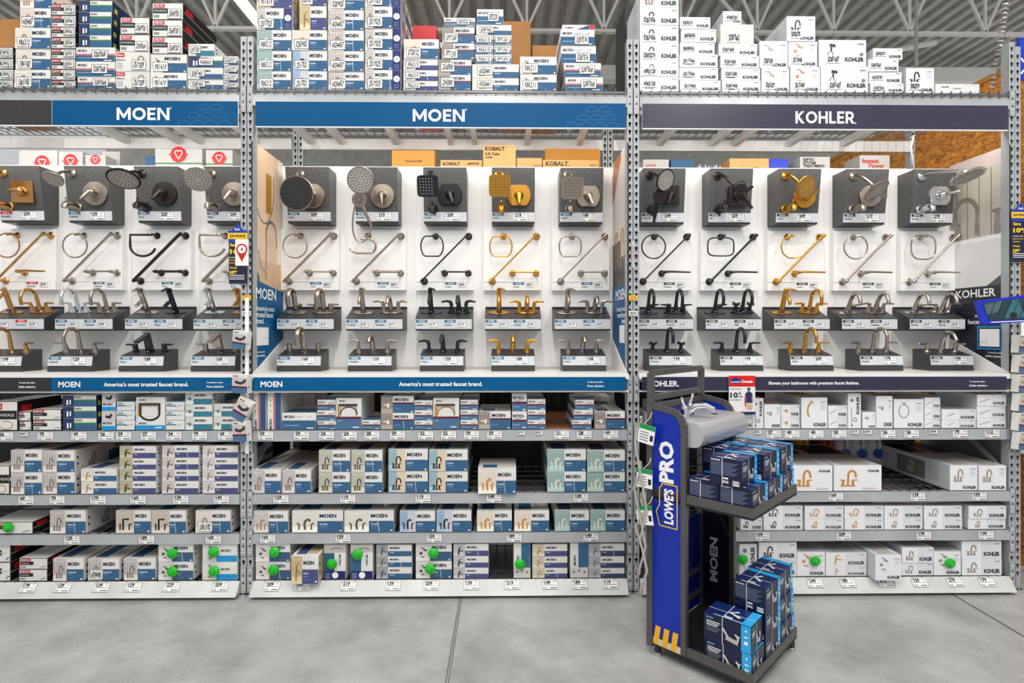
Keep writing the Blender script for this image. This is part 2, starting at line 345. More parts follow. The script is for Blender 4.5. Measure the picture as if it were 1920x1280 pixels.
for bay, (x0, x1) in BX.items():
    bn = BAYS[bay]
    for lv, z, hb in ((0, ZD-.02, .085), (1, SH[1], .068), (2, SH[2], .062), (3, SH[3], .062)):
        b = MB(); zt = z-.004
        b.hull([(x0, -.012, zt-hb), (x1, -.012, zt-hb), (x1, -.012, zt-.012), (x1, .0, zt), (x0, .0, zt), (x0, -.012, zt-.012)][:4]+[(x0, 0, zt), (x0, -.012, zt-.012)],
               [(x0, .04, zt-hb), (x1, .04, zt-hb), (x1, .04, zt-.013), (x1, .04, zt-.001), (x0, .04, zt-.001), (x0, .04, zt-.013)], RACK)
        tag(b.build('shelf_beam'), 'grey steel front beam of the %s, %s' % (SN[lv], bn), 'shelf beam', 'front shelf beams')
        b = MB(); b.box(x0, x1, REAR-.03, REAR-.001, zt-hb, zt, RACKW if lv == 0 else RACK)
        tag(b.build('rear_beam'), 'rear steel beam of the %s, %s' % (SN[lv], bn), 'shelf beam', 'rear shelf beams')
        if lv == 1:
            b = MB(); b.box(x0, x1, .041, REAR-.031, z-.018, z-.001, mat((150, 98, 58), .55, 0, 'card')); tag(b.build('shelf_board'), 'brown wood shelf board of the first shelf, %s' % bn, 'shelf board', 'wood shelf boards')
        else: wire_deck(x0+.01, x1-.01, .012 if lv else -.005, REAR-.035, z-.0005 if lv else ZD-.003, 'grey wire deck on the %s, %s' % (SN[lv], bn))
    # bottom sloped shelf
    b = MB(); z = SH[4]
    b.hull([(x0, -.07, .022), (x1, -.07, .022), (x1, -.004, z-.003), (x0, -.004, z-.003)], [(x0, .0, .022), (x1, .0, .022), (x1, .0, z-.003), (x0, .0, z-.003)], RACKW)
    tag(b.build('bottom_shelf_lip'), 'light grey sloped steel lip along bottom shelf, %s' % bn, 'shelf lip', 'sloped bottom shelf lips')
    wire_deck(x0+.01, x1-.01, .002, REAR-.035, z-.003, 'dark wire deck of the bottom shelf, %s' % bn)
    # cross bars below the top deck
    bars = {'L': (75, 195, 245, 372), 'M': (500, 571, 697, 823, 878, 998, 1118), 'R': (1305, 1425, 1477, 1600, 1725)}[bay]
    for k, px in enumerate(bars):
        x = wx(px, .02); b = MB(); b.box(x-.02, x+.02, .041, REAR-.031, ZD-.075, ZD-.018, RACKW)
        tag(b.build('deck_support'), 'pale steel support bar under the top deck, %s from left in %s' % (ORD[k], bn), 'support bar', 'deck support bars')
    # dark pegboard behind the lower shelves
    b = MB(); PB = mat((26, 26, 28), .5)
    b.box(x0, x1, REAR-.06, REAR-.05, .1, 1.30, PB)
    Fp = Fr((x0, REAR-.06, 1.12), (1, 0, 0), (0, 0, 1))
    for i in range(30):
        for j in range(6): b.rect(Fp, .1+i*.075, j*.025, .106+i*.075, j*.025+.006, RACKW, 1)
    tag(b.build('pegboard'), 'dark perforated back panel behind the lower shelves of %s' % bn, 'back panel', 'dark back panels')

# ------------------------------------------------------------ hex badge outline used on the signs
def badge(b, F, u, v, s, m, l=1, t=.0025):
    P = [(u-s, v), (u-s, v+s*.5), (u-s*.86, v+s*.66), (u-s*.7, v+s*.66), (u-s*.3, v+s*.98), (u+s*.3, v+s*.98), (u+s*.7, v+s*.66), (u+s*.86, v+s*.66), (u+s, v+s*.5), (u+s, v), (u-s, v)]
    for p, q in zip(P, P[1:]): b.stroke(F, [p, q], t, m, l)
HLB = mat((60, 125, 175), .35); HLD = mat((75, 74, 82), .35); HLK = mat((78, 76, 98), .35)
def badges(b, F, w, h, m):
    s = h*.22
    for r, (n, off) in enumerate(((4, 0.), (3, .5), (2, 1.2), )):
        for k in range(n): badge(b, F, w-.04-s*2.4*(k+.5+off*.5), h*(.04+r*.31), s, m)
# thick drawn capitals for the header signs
def block(b, F, s, u, v, h, w, m, l):
    W = {'M': 1.12, 'O': 1.06, 'E': .66, 'N': .96, 'K': .84, 'H': .86, 'L': .62, 'R': .8}; g = .13; T = .215
    tot = sum(W[c] for c in s)+g*(len(s)-1); k = w/tot; x = u-w/2
    for c in s:
        a = W[c]; X = lambda p: (x+p[0]*k, v+(p[1]-.5)*h); R = lambda *p: b.poly(F, [X(q) for q in p], m, l); t = T
        if c in 'MNEKHLR': R((0, 0), (t, 0), (t, 1), (0, 1))
        if c == 'M': R((a-t, 0), (a, 0), (a, 1), (a-t, 1)); R((0, 1), (t*.9, 1), (a/2+.06, .34), (a/2-.06, .12)); R((a-t*.9, 1), (a, 1), (a/2+.06, .12), (a/2-.06, .34))
        if c == 'N': R((a-t, 0), (a, 0), (a, 1), (a-t, 1)); R((0, 1), (t*1.1, 1), (a, 0), (a-t*1.1, 0))
        if c == 'E': [R((t, y0), (a-d, y0), (a-d, y0+.19), (t, y0+.19)) for y0, d in ((0, 0), (.41, .06), (.81, 0))]
        if c == 'L': R((t, 0), (a, 0), (a, .19), (t, .19))
        if c == 'H': R((a-t, 0), (a, 0), (a, 1), (a-t, 1)); R((t, .4), (a-t, .4), (a-t, .6), (t, .6))
        if c == 'K': R((t, .42), (t+.08, .5), (a, 1), (a-.28, 1), (t, .68)); R((t, .42), (t+.12, .62), (a+.02, 0), (a-.27, 0))
        if c == 'O': b.stroke(F, [X((a/2+(a/2-t/2)*cos(q), .5+(.5-.1)*sin(q)+0)) for q in [2*pi*i/28 for i in range(29)]], t*k, m, l)
        if c == 'R': b.stroke(F, [X(q) for q in [(t*.8, .905), (a*.5, .905)]+[(a*.5+(a*.32)*cos(q), .66+.245*sin(q)) for q in [pi/2-pi*i/8 for i in range(9)]]+[(t*.8, .42)]], .19*h, m, l); R((a*.32, .48), (a*.62, .48), (a+.04, 0), (a-.24, 0))
        x += (a+g)*k
# header signs
ZH1 = 3.185; ZH0 = 3.02
def header(name, px0, px1, m, hl, txt, label, cx, tw, dot):
    xa = wx(px0, -.02); xb = wx(px1, -.02); w = xb-xa; h = ZH1-ZH0
    b = MB(); b.box(-w/2, w/2, 0, .014, 0, h, m, WHITE); F = front(w); badges(b, F, w, h, hl)
    b.rect(F, 0, 0, w, .006, TXTW, 2)
    if txt:
        u = wx(cx, -.02)-xa; block(b, F, txt, u, h*.49, .079, tw, TXTW, 2); b.disc(F, u+tw/2+.008, h*(.72 if dot == 't' else .27), .006, TXTW, 2); b.disc(F, u+tw/2+.008, h*(.72 if dot == 't' else .27), .0035, m, 3)
    tag(b.build('header_sign', None, ((xa+xb)/2, -.028, ZH0)), label, 'sign', 'header signs above the displays')
header('h', -140, 99, mat((54, 52, 54), .35), HLD, '', 'dark charcoal header sign section at far left above display', 0, 0, 't')
header('h', 100, 447, BLUE, HLB, 'MOEN', 'blue header sign with white lettering above the left bay display', 270, .335, 't')
header('h', 480, 1173, BLUE, HLB, 'MOEN', 'blue header sign with white lettering above the middle bay display', 823, .335, 't')
header('h', 1204, 1888, KNAVY, HLK, 'KOHLER', 'dark purple header sign with white lettering above the right bay', 1545, .385, 'b')

# ------------------------------------------------------------ display cases
PW = mat((246, 245, 243), .42)
XP = {'L': (BX['L'][0], BX['L'][1]+.02), 'M': (BX['M'][0]-.01, BX['M'][1]+.01), 'R': (BX['R'][0]-.01, BX['R'][1]+.01)}
ZP = wz(313, 945, PANEL)
CASES = {}
for bay, (x0, x1) in XP.items():
    bn = BAYS[bay]
    t = thing('display_case', 'white lit display case holding faucet samples, %s' % bn, 'display case', (0, 0, 0), group='white display cases')
    CASES[bay] = t; b = MB(); b.box(x0, x1, PANEL, PANEL+.02, ZT, ZP, PW)
    cs = {'L': (118, 247, 375), 'M': (625, 781, 905, 1032), 'R': (1290, 1420, 1545, 1668)}[bay]
    Fp = Fr((0, PANEL, 0), (1, 0, 0), (0, 0, 1))
    for px in cs: x = wx(px, PANEL); b.rect(Fp, x-.001, ZT+.03, x+.001, ZP, LGREY, 1)
    b.build('back_panel', t)
    b = MB(); b.box(x0, x1, -.02, PANEL-.001, ZT-.018, ZT, mat((238, 234, 226), .3)); b.box(x0, x1, PANEL-.012, PANEL-.002, ZT+.001, ZT+.012, LGREY); b.build('tray', t)
    b = MB(); b.box(x0, x1, -.035, -.021, ZT-.034, ZT-.001, WHITE); b.box(x0, x1, -.035, -.021, ZT-.118, ZT-.1065, RACKW); b.build('tray_rail', t)
    b = MB()     # header return, and LED bar behind the header sign
    b.box(x0+.05, x1-.05, .0, .03, ZH0+.02, ZH0+.045, WHITE); b.build('light_bar', t)
    lt = area('display_lamp', ((x0+x1)/2, .034, ZH0+.02), (radians(68), 0, 0), x1-x0-.15, .03, 10.5, (1, .94, .87))
def tray_sign(px0, px1, m, hl, items, label, dark=None):
    xa = wx(px0, -.04); xb = wx(px1, -.04); w = xb-xa; h = .086
    b = MB(); b.box(-w/2, w/2, 0, .006, 0, h, m); F = front(w)
    for k in range(5): badge(b, F, w-.05-k*.085, .01+(k % 2)*.03, .035, hl, 1, .0015)
    for (s, px, hh, al, sx) in items:
        b.text(F, s, wx(px, -.04)-xa, h*.5 if sx is None else h*sx, hh, TXTW, 2, align=al, bold=.03)
    tag(b.build('tray_sign', None, ((xa+xb)/2, -.042, ZT-.106)), label, 'sign', 'sign strips along the display trays')
SB = mat((0, 90, 142), .4, 0, 'matte')
tray_sign(-140, 95, mat((40, 39, 42), .35), HLD, [('To shop the entire', 36, .013, 'l', .62), ('Delta selection.', 36, .013, 'l', .33)], 'dark sign strip under display tray at far left')
tray_sign(96, 447, SB, HLB, [('MOEN', 110, .038, 'l', None), ("America's most trusted faucet brand.", 195, .028, 'l', None), ('To shop the entire', 388, .013, 'l', .62), ('Moen selection.', 388, .013, 'l', .33)], 'blue sign strip along display tray of the left bay')
tray_sign(475, 1173, SB, HLB, [('MOEN', 489, .038, 'l', None), ("America's most trusted faucet brand.", 748, .028, 'l', None), ('To shop the entire', 1101, .013, 'l', .62), ('Moen selection.', 1101, .013, 'l', .33)], 'blue sign strip along display tray of the middle bay')
tray_sign(1204, 1887, mat((44, 44, 70), .35), HLK, [('KOHLER.', 1216, .038, 'l', None), ('Elevate your bathroom with premium faucet finishes.', 1441, .027, 'l', None), ('To shop the entire', 1817, .013, 'l', .62), ('Kohler selection.', 1817, .013, 'l', .33)], 'dark navy sign strip along display tray of the right bay')

# ------------------------------------------------------------ printed side panels of the cases
def side_panel(x, facing, label, art, z1=2.94):
    # facing +1: printed face looks towards +x (left wall of the case), -1: towards -x
    F = Fr((x, 0, ZT), (0, 1, 0), (0, 0, 1)) if facing > 0 else Fr((x, PANEL, ZT), (0, -1, 0), (0, 0, 1))
    b = MB(); a, c = (x-.008, x) if facing > 0 else (x, x+.008)
    b.box(a, c, 0, PANEL-.003, ZT+.001, z1+0., mat((238, 236, 232), .4)); art(b, F, PANEL, z1-ZT)
    b.build('side_panel', CASES['M' if x < UPX[1] else 'R'])
SKIN = mat((232, 200, 168), .4); TAN = mat((214, 178, 138), .4); OFF = mat((240, 232, 220), .4); CHR = mat((158, 156, 154), .25, .5); GLD = mat((205, 150, 60), .3, .3)
def art_moen_left(b, F, w, h):
    b.rect(F, 0, 0, w, h, OFF, 1); b.rect(F, 0, h*.3, w, h*.5, TAN, 2); b.rect(F, 0, h*.5, w*.8, h, SKIN, 2); b.rect(F, w*.8, h*.5, w, h, OFF, 2)
    b.stroke(F, arc(w*.35, h*.84, .16, -200, 20, 12, .26), .012, CHR, 3); b.rect(F, .2, h*.72, .29, h*.9, GLD, 3)
    b.stroke(F, [(.2, h*.42), (.21, h*.6)]+arc(.29, h*.62, .09, 180, 0, 8, .1)+[(.38, h*.57)], .024, CHR, 3); b.stroke(F, [(.08, h*.54), (.12, h*.47), (.19, h*.45)], .02, CHR, 3)
    b.disc(F, .05, h*.41, .05, mat((50, 90, 60), .4), 3); b.poly(F, [(0, 0), (w, 0), (w, h*.37), (0, h*.41)], SB, 4)
    b.text(F, 'MOEN', .04, h*.35, .075, TXTW, 5, w=.33, align='l')
    for k, s in enumerate(("America's most", 'trusted faucet', 'brand.')): b.text(F, s, .04, h*(.285-.028*k), .036, TXTW, 5, align='l')
    b.rect(F, .05, h*.12, .24, h*.2, TXTW, 5); b.text(F, 'To shop the entire', .05, h*.09, .016, TXTW, 5, align='l'); b.text(F, 'Moen selection.', .05, h*.075, .016, TXTW, 5, align='l')
    for k in range(4): badge(b, F, .2+.1*(k % 2), .05+.09*k, .05, HLB, 5)
side_panel(XP['M'][0]+.004, 1, 'printed panel with kitchen tap photo on left side of middle display', art_moen_left)
def art_moen_right(b, F, w, h):
    b.rect(F, 0, 0, w, h, mat((210, 204, 198), .4), 1); b.rect(F, 0, h*.33, w, h*.52, mat((60, 56, 54), .4), 2)
    b.poly(F, [(0, h*.8), (.3, h*.97), (.3, h*1.0), (.1, h), (0, h*.94)], mat((176, 110, 66), .4), 3); b.rect(F, .0, h*.52, .28, h*.6, mat((70, 66, 62), .4), 2)
    for u in (.1, .3): b.stroke(F, [(u, h*.48), (u+.01, h*.58)]+arc(u+.05, h*.6, .04, 180, 0, 6, .07)+[(u+.1, h*.5)], .02, GLD, 4)
    b.rect(F, 0, 0, w, h*.39, SB, 4); b.text(F, 'MOEN', .46, h*.35, .075, TXTW, 5, w=.33, align='r'); b.rect(F, .26, h*.13, .43, h*.21, TXTW, 5)
    for k, s in enumerate(("America's most", 'trusted faucet', 'brand.')): b.text(F, s, .46, h*(.285-.028*k), .036, TXTW, 5, align='r')
side_panel(XP['M'][1]-.004, -1, 'printed panel with gold tap photo on right side of middle display', art_moen_right)
def art_kohler(b, F, w, h):
    BB = mat((196, 190, 176), .4); b.rect(F, 0, h*.62, w, h*.93, BB, 1); b.rect(F, 0, h*.93, w, h, mat((206, 192, 186), .4), 1)
    for k in range(5): b.rect(F, .06+k*.1, h*.62, .066+k*.1, h*.93, mat((120, 114, 104), .5), 2)
    b.rect(F, 0, h*.36, w, h*.62, mat((226, 226, 226), .35), 1); b.rect(F, .0, h*.6, w, h*.62, WHITE, 2); b.poly(F, [(0, h*.36), (.3, h*.38), (w, h*.46), (w, h*.3), (0, h*.3)], mat((92, 84, 88), .4), 2)
    N = mat((168, 160, 152), .25, .4)
    b.stroke(F, [(.24, h*.63), (.25, h*.72)]+arc(.14, h*.73, .11, 0, 170, 10, .12)+[(.02, h*.7)], .035, N, 3); b.poly(F, [(.38, h*.62), (.44, h*.62), (.43, h*.72), (.39, h*.72)], N, 3); b.rect(F, .37, h*.72, .49, h*.735, N, 3)
    b.poly(F, [(.03, h*.62), (.12, h*.62), (.1, h*.69), (.05, h*.69)], N, 3); b.rect(F, -.0, h*.69, .1, h*.705, N, 3)
    b.rect(F, 0, 0, w, h*.39, mat((36, 36, 52), .35), 4); b.text(F, 'KOHLER', .06, h*.36, .058, TXTW, 5, w=.34, align='l')
    for k, s in enumerate(('Elevate your', 'bathroom', 'with premium', 'faucet finishes.')): b.text(F, s, .42, h*(.305-.026*k), .032, TXTW, 5, align='r')
    b.outline(F, .25, .15, .45, .31, .01, CYAN, 5); b.rect(F, .27, .17, .43, .29, TXTW, 5)
    b.text(F, 'To shop the entire', .45, .128, .014, TXTW, 5, align='r'); b.text(F, 'Kohler selection.', .45, .105, .014, TXTW, 5, align='r')
    for k in range(5): badge(b, F, .06+.11*(k % 3), .04+.08*k, .05, HLK, 5)
side_panel(XP['R'][1]-.004, -1, 'large printed panel with sink tap photo at right end of display', art_kohler)
# white triangular tray cheeks
for x, lb in ((XP['M'][0]+.007, 'white triangular cheek at left end of the middle tray'), (XP['M'][1]-.013, 'white triangular cheek at right end of the middle tray'), (XP['R'][1]-.013, 'white triangular cheek at right end of the right tray')):
    b = MB(); P = [(-.01, ZT+.001), (PANEL-.003, ZT+.001), (PANEL-.003, ZT+.22)]
    b.hull([(x, y, z) for y, z in P], [(x+.006, y, z) for y, z in P], WHITE); b.build('tray_cheek', CASES['M' if x < UPX[1] else 'R'])
# ------------------------------------------------------------ pictograms (unit square strokes) for printed cartons
PIC = {
 'arc': [([(.42, .12), (.44, .5)]+arc(.6, .58, .16, 180, 0, 7, .24)+[(.77, .5)], .1), ([(.2, .12), (.24, .34)], .13), ([(.08, .38), (.3, .36)], .05), ([(.64, .12), (.62, .34)], .13), ([(.6, .36), (.84, .38)], .05), ([(.12, .1), (.74, .1)], .06)],
 'low': [([(.5, .08), (.46, .4), (.5, .62), (.62, .72), (.76, .64)], .14), ([(.2, .08), (.2, .4), (.1, .5)], .1), ([(.8, .08), (.8, .4), (.92, .5)], .1)],
 'single': [([(.4, .05), (.48, .8)], .16), ([(.46, .55), (.8, .5), (.86, .38)], .1), ([(.45, .86), (.72, .92)], .07)],
 'shower': [([(.1, .85), (.4, .85), (.55, .7)], .07), ([(.4, .7), (.78, .56)], .16), ([(.3, .35), (.3, .36)], .01)],
 'kit': [([(.3, .95), (.5, .9), (.62, .8)], .06), ([(.5, .8), (.8, .7)], .12), ([(.2, .5), (.42, .5)], .2), ([(.3, .2), (.55, .24), (.6, .12)], .08)],
 'hand': [([(.4, .9), (.75, .85)], .16), ([(.5, .8), (.5, .6)], .1), ([(.5, .62)]+arc(.45, .3, .17, 80, -260, 12, .28), .035)],
 'ring': [(arc(.5, .45, .34, 100, -240, 14, .36), .05), ([(.4, .88), (.6, .84)], .1)],
 'bar': [([(.05, .3), (.95, .66)], .06), ([(.04, .3), (.1, .3)], .14), ([(.9, .66), (.96, .66)], .14)],
 'hook': [([(.62, .88), (.38, .66), (.3, .4), (.42, .12)], .14), ([(.55, .85), (.75, .86)], .16)],
 'paper': [([(.1, .55), (.4, .55)], .14), ([(.45, .5), (.75, .5)], .42)],
 'black': [([(.36, .1), (.36, .75), (.75, .75)], .14), ([(.78, .1), (.78, .45), (.95, .45)], .1), ([(.15, .1), (.15, .5)], .1)],
}
def pic(b, F, name, u0, v0, w, h, m, l=2):
    s = min(w, h); ox = u0+(w-s)/2 if w > h*1.6 else u0; sx = s if w > h*1.6 else w
    for pts, t in PIC[name]: b.stroke(F, [(ox+x*sx, v0+y*h) for x, y in pts], t*s, m, l)
# photo backgrounds (r,g,b) and metals
def C(r, g, b): return mat((r, g, b), .4)
INKN = C(30, 40, 70)
# design: kind, dict
DS = {
 'teal':  ('M', dict(bg=(150, 178, 172), fc=(236, 228, 212), pc='low', bl=STEEL, nm='Lindor', d='blue-white faucet carton with teal photo')),
 'cald':  ('M', dict(bg=(206, 198, 192), fc=(120, 112, 108), pc='arc', bl=STEEL, nm='Caldwell', d='blue-white faucet carton with grey arched tap photo', sp=1)),
 'beige': ('M', dict(bg=(226, 218, 206), fc=(140, 122, 108), pc='arc', bl=STEEL, nm='Caldwell', d='blue-white faucet carton with beige photo')),
 'pinkp': ('M', dict(bg=(224, 206, 196), fc=(160, 130, 118), pc='arc', bl=STEEL, nm='Caldwell', d='blue-white carton with pale pink photo')),
 'avri':  ('M', dict(bg=(196, 190, 188), fc=(130, 100, 84), pc='arc', bl=STEEL, nm='Avari', d='blue-white carton with copper arched tap photo')),
 'avriw': ('M', dict(bg=(206, 198, 190), fc=(165, 135, 115), pc='low', bl=STEEL, nm='Avari', d='blue-white carton with tan wide tap photo')),
 'avrig': ('M', dict(bg=(200, 180, 138), fc=(150, 112, 60), pc='single', bl=PURP, nm='Avari', pf=.4, d='purple-white carton with golden tap photo')),
 'grae':  ('M', dict(bg=(190, 188, 170), fc=(70, 66, 62), pc='arc', bl=TEAL if 0 else STEEL, nm='Graeden', d='blue-white carton with dark tap on olive photo')),
 'graew': ('M', dict(bg=(226, 222, 212), fc=(96, 84, 74), pc='low', bl=STEEL, nm='Graeden', pf=.5, d='wide blue-white carton with curved tap photo')),
 'lindk': ('M', dict(b2=(226, 206, 176), bg=(150, 182, 192), fc=(44, 34, 34), pc='arc', bl=STEEL, nm='Lindor', pf=.43, d='blue-white carton with black tap on blue photo')),
 'lindw': ('M', dict(b2=(206, 206, 212), bg=(150, 176, 205), fc=(26, 26, 30), pc='low', bl=STEEL, nm='Lindor', pf=.45, d='blue-white carton with black curved tap photo')),
 'lindg': ('M', dict(bg=(226, 216, 202), fc=(206, 140, 50), pc='low', bl=STEEL, nm='Lindor', pf=.48, d='blue-white carton with gold tap photo')),
 'rink':  ('M', dict(bg=(198, 186, 172), fc=(30, 26, 24), pc='black', bl=STEEL, nm='Rinza', pf=.52, d='blue-white carton with square black tap photo')),
 'rinp':  ('M', dict(bg=(206, 194, 190), fc=(96, 84, 80), pc='single', bl=PURP, nm='Rinza', pf=.35, d='slim purple-white carton with slender tap photo')),
 'rinkp': ('M', dict(bg=(180, 174, 146), fc=(26, 24, 22), pc='single', bl=PURP, nm='Rinza', pf=.36, d='slim purple-white carton with black tap on olive photo')),
 'rinlp': ('M', dict(bg=(212, 204, 204), fc=(150, 140, 136), pc='single', bl=PURP, nm='Rinza', pf=.35, d='slim purple-white carton with pale tap photo')),
 'ring':  ('M', dict(bg=(226, 220, 210), fc=(186, 146, 84), pc='single', bl=STEEL, nm='Rinza', pf=.35, d='slim blue-white carton with small gold tap photo')),
 'lings': ('M', dict(bg=(206, 198, 182), fc=(196, 140, 56), pc='single', bl=PURP, nm='Lindor', pf=.35, d='slim purple-white carton with gold single tap photo')),
 'links': ('M', dict(bg=(190, 190, 192), fc=(20, 20, 24), pc='single', bl=PURP, nm='Lindor', pf=.33, d='slim purple-white carton with black single tap photo')),
 'linns': ('M', dict(bg=(170, 176, 182), fc=(120, 116, 112), pc='single', bl=C(58, 66, 108), nm='Lindor', pf=.33, d='slim navy-white carton with nickel single tap photo')),
 'graes': ('M', dict(bg=(160, 160, 162), fc=(80, 76, 74), pc='single', bl=STEEL, nm='Graeden', pf=.33, d='slim blue-white carton with grey photo')),
 'bath':  ('M', dict(bg=(216, 212, 208), fc=(60, 50, 46), pc='kit', bl=C(58, 92, 128), nm='Lindor', pf=.4, d='blue-white shower kit carton with small fitting pictures')),
 'plain': ('M', dict(bg=(226, 224, 218), fc=(50, 46, 44), pc='kit', bl=STEEL, nm='', pf=.33, d='blue-white carton with small part pictures')),
 'grey':  ('M', dict(bg=(150, 138, 128), fc=(236, 232, 226), pc='paper', bl=STEEL, nm='', pf=.36, st=MAROON, d='blue-white carton with maroon band and grey photo')),
 'tealb': ('M', dict(bg=(206, 216, 208), fc=(80, 90, 84), pc='paper', bl=TEAL, nm='', pf=.3, d='teal-white accessory carton')),
 'navys': ('M', dict(bg=(196, 190, 184), fc=(110, 100, 94), pc='arc', bl=STEEL, nm='Graeden', pf=.24, ns=1, d='blue-white carton with navy end strip')),
 'purps': ('M', dict(bg=(206, 200, 204), fc=(120, 100, 110), pc='arc', bl=PURP, nm='', pf=.35, d='slim purple-white carton')),
 'pinks': ('S', dict(st=PINK, bl=STEEL, d='slim white-blue carton with pink stripe')),
 'greens': ('G', dict(d='slim navy, green and white carton')),
 'hdr':   ('S', dict(st=MAROON, bl=C(72, 112, 150), ic=1, d='small white-blue carton with maroon stripe')),
 'hdrt':  ('S', dict(st=MAROON, bl=C(72, 112, 150), ic=2, d='tall white-blue carton with curled hook picture')),
 'blues': ('S', dict(st=STEEL, bl=STEEL, d='white-blue accessory carton')),
 'delta': ('D', dict(d='white and black carton with red mark')),
 'deltas': ('D', dict(d='slim white and black carton with red mark')),
 'deltar': ('DR', dict(d='white carton with red mark and gold ring picture')),
 'pf':    ('P', dict(d='white carton with red corner mark and arched tap')),
 'cyan':  ('CY', dict(pc='bar', d='small white and cyan carton')),
 'cyank': ('CY', dict(pc='hook', d='small white-cyan carton with black knob picture')),
 'cyanm': ('CM', dict(d='white shower carton with cyan lower band')),
 'win':   ('W', dict(st=MAROON, bl=C(72, 112, 150), d='open-window carton showing a dark towel ring')),
 'winc':  ('W', dict(st=CYAN, bl=CYAN, d='open-window cyan carton showing a black towel ring')),
 'wing':  ('W', dict(st=MAROON, bl=C(72, 112, 150), d='open-window carton showing a gold towel ring')),
 'vert':  ('V', dict(d='upright blue-white carton with sideways lettering')),
 'vertn': ('V', dict(ns=1, d='upright carton with sideways lettering and navy foot')),
 'vertp': ('V', dict(pk=1, d='tall narrow upright carton with pink stripe')),
 'k':     ('K', dict(pc='arc', fc=(60, 58, 58), d='white carton with black arched tap picture')),
 'kn':    ('K', dict(pc='arc', fc=(150, 140, 130), d='white carton with nickel arched tap picture')),
 'kg':    ('K', dict(pc='arc', fc=(206, 150, 70), d='white carton with gold arched tap picture')),
 'kgb':   ('K', dict(pc='arc', fc=(206, 140, 60), big=1, tl=1, d='large white carton with gold arched tap picture')),
 'knb':   ('K', dict(pc='arc', fc=(166, 150, 136), big=1, d='square white carton with nickel arched tap picture')),
 'ks':    ('K', dict(pc='shower', fc=(190, 180, 160), big=1, d='square white carton with shower head picture')),
 'ksc':   ('K', dict(pc='kit', fc=(206, 150, 110), big=1, d='square white carton with copper shower parts picture')),
 'ksn':   ('K', dict(pc='kit', fc=(150, 144, 138), big=1, d='white carton with nickel shower parts picture')),
 'khs':   ('K', dict(pc='hand', fc=(60, 60, 62), hd=1, d='wide white carton with black hand shower picture')),
 'kb':    ('K', dict(pc='bar', fc=(140, 130, 120), d='slim white carton with towel bar picture')),
 'kw':    ('K', dict(pc='low', fc=(226, 224, 220), d='slim white carton with faint picture')),
 'ksg':   ('K', dict(pc='single', fc=(206, 160, 90), d='slim white carton with gold single tap picture')),
 'kp':    ('K', dict(pc='paper', fc=(196, 150, 60), d='small white carton with gold paper holder picture')),
 'kpn':   ('K', dict(pc='paper', fc=(160, 156, 150), big=1, d='white carton with paper holder picture')),
 'kr':    ('K', dict(pc='ring', fc=(150, 144, 134), big=1, d='square white carton with towel ring picture')),
 'kh':    ('K', dict(pc='hook', fc=(206, 158, 60), big=1, d='large white carton with gold hook picture')),
 'kf':    ('K', dict(pc='arc', fc=(40, 40, 42), big=1, d='tall white carton with black widespread tap picture')),
 'kv':    ('KV', dict(d='upright white carton with sideways black lettering')),
 'cream': ('X', dict(c=(232, 228, 214), t='', d='plain cream carton with small barcode')),
 'flat':  ('X', dict(c=(232, 232, 230), t='KOHLER', d='long flat white carton')),
 'cobra': ('X', dict(c=(238, 234, 236), t='COBRA', d='flat white carton with red and violet corner')),
}
_CM = {}
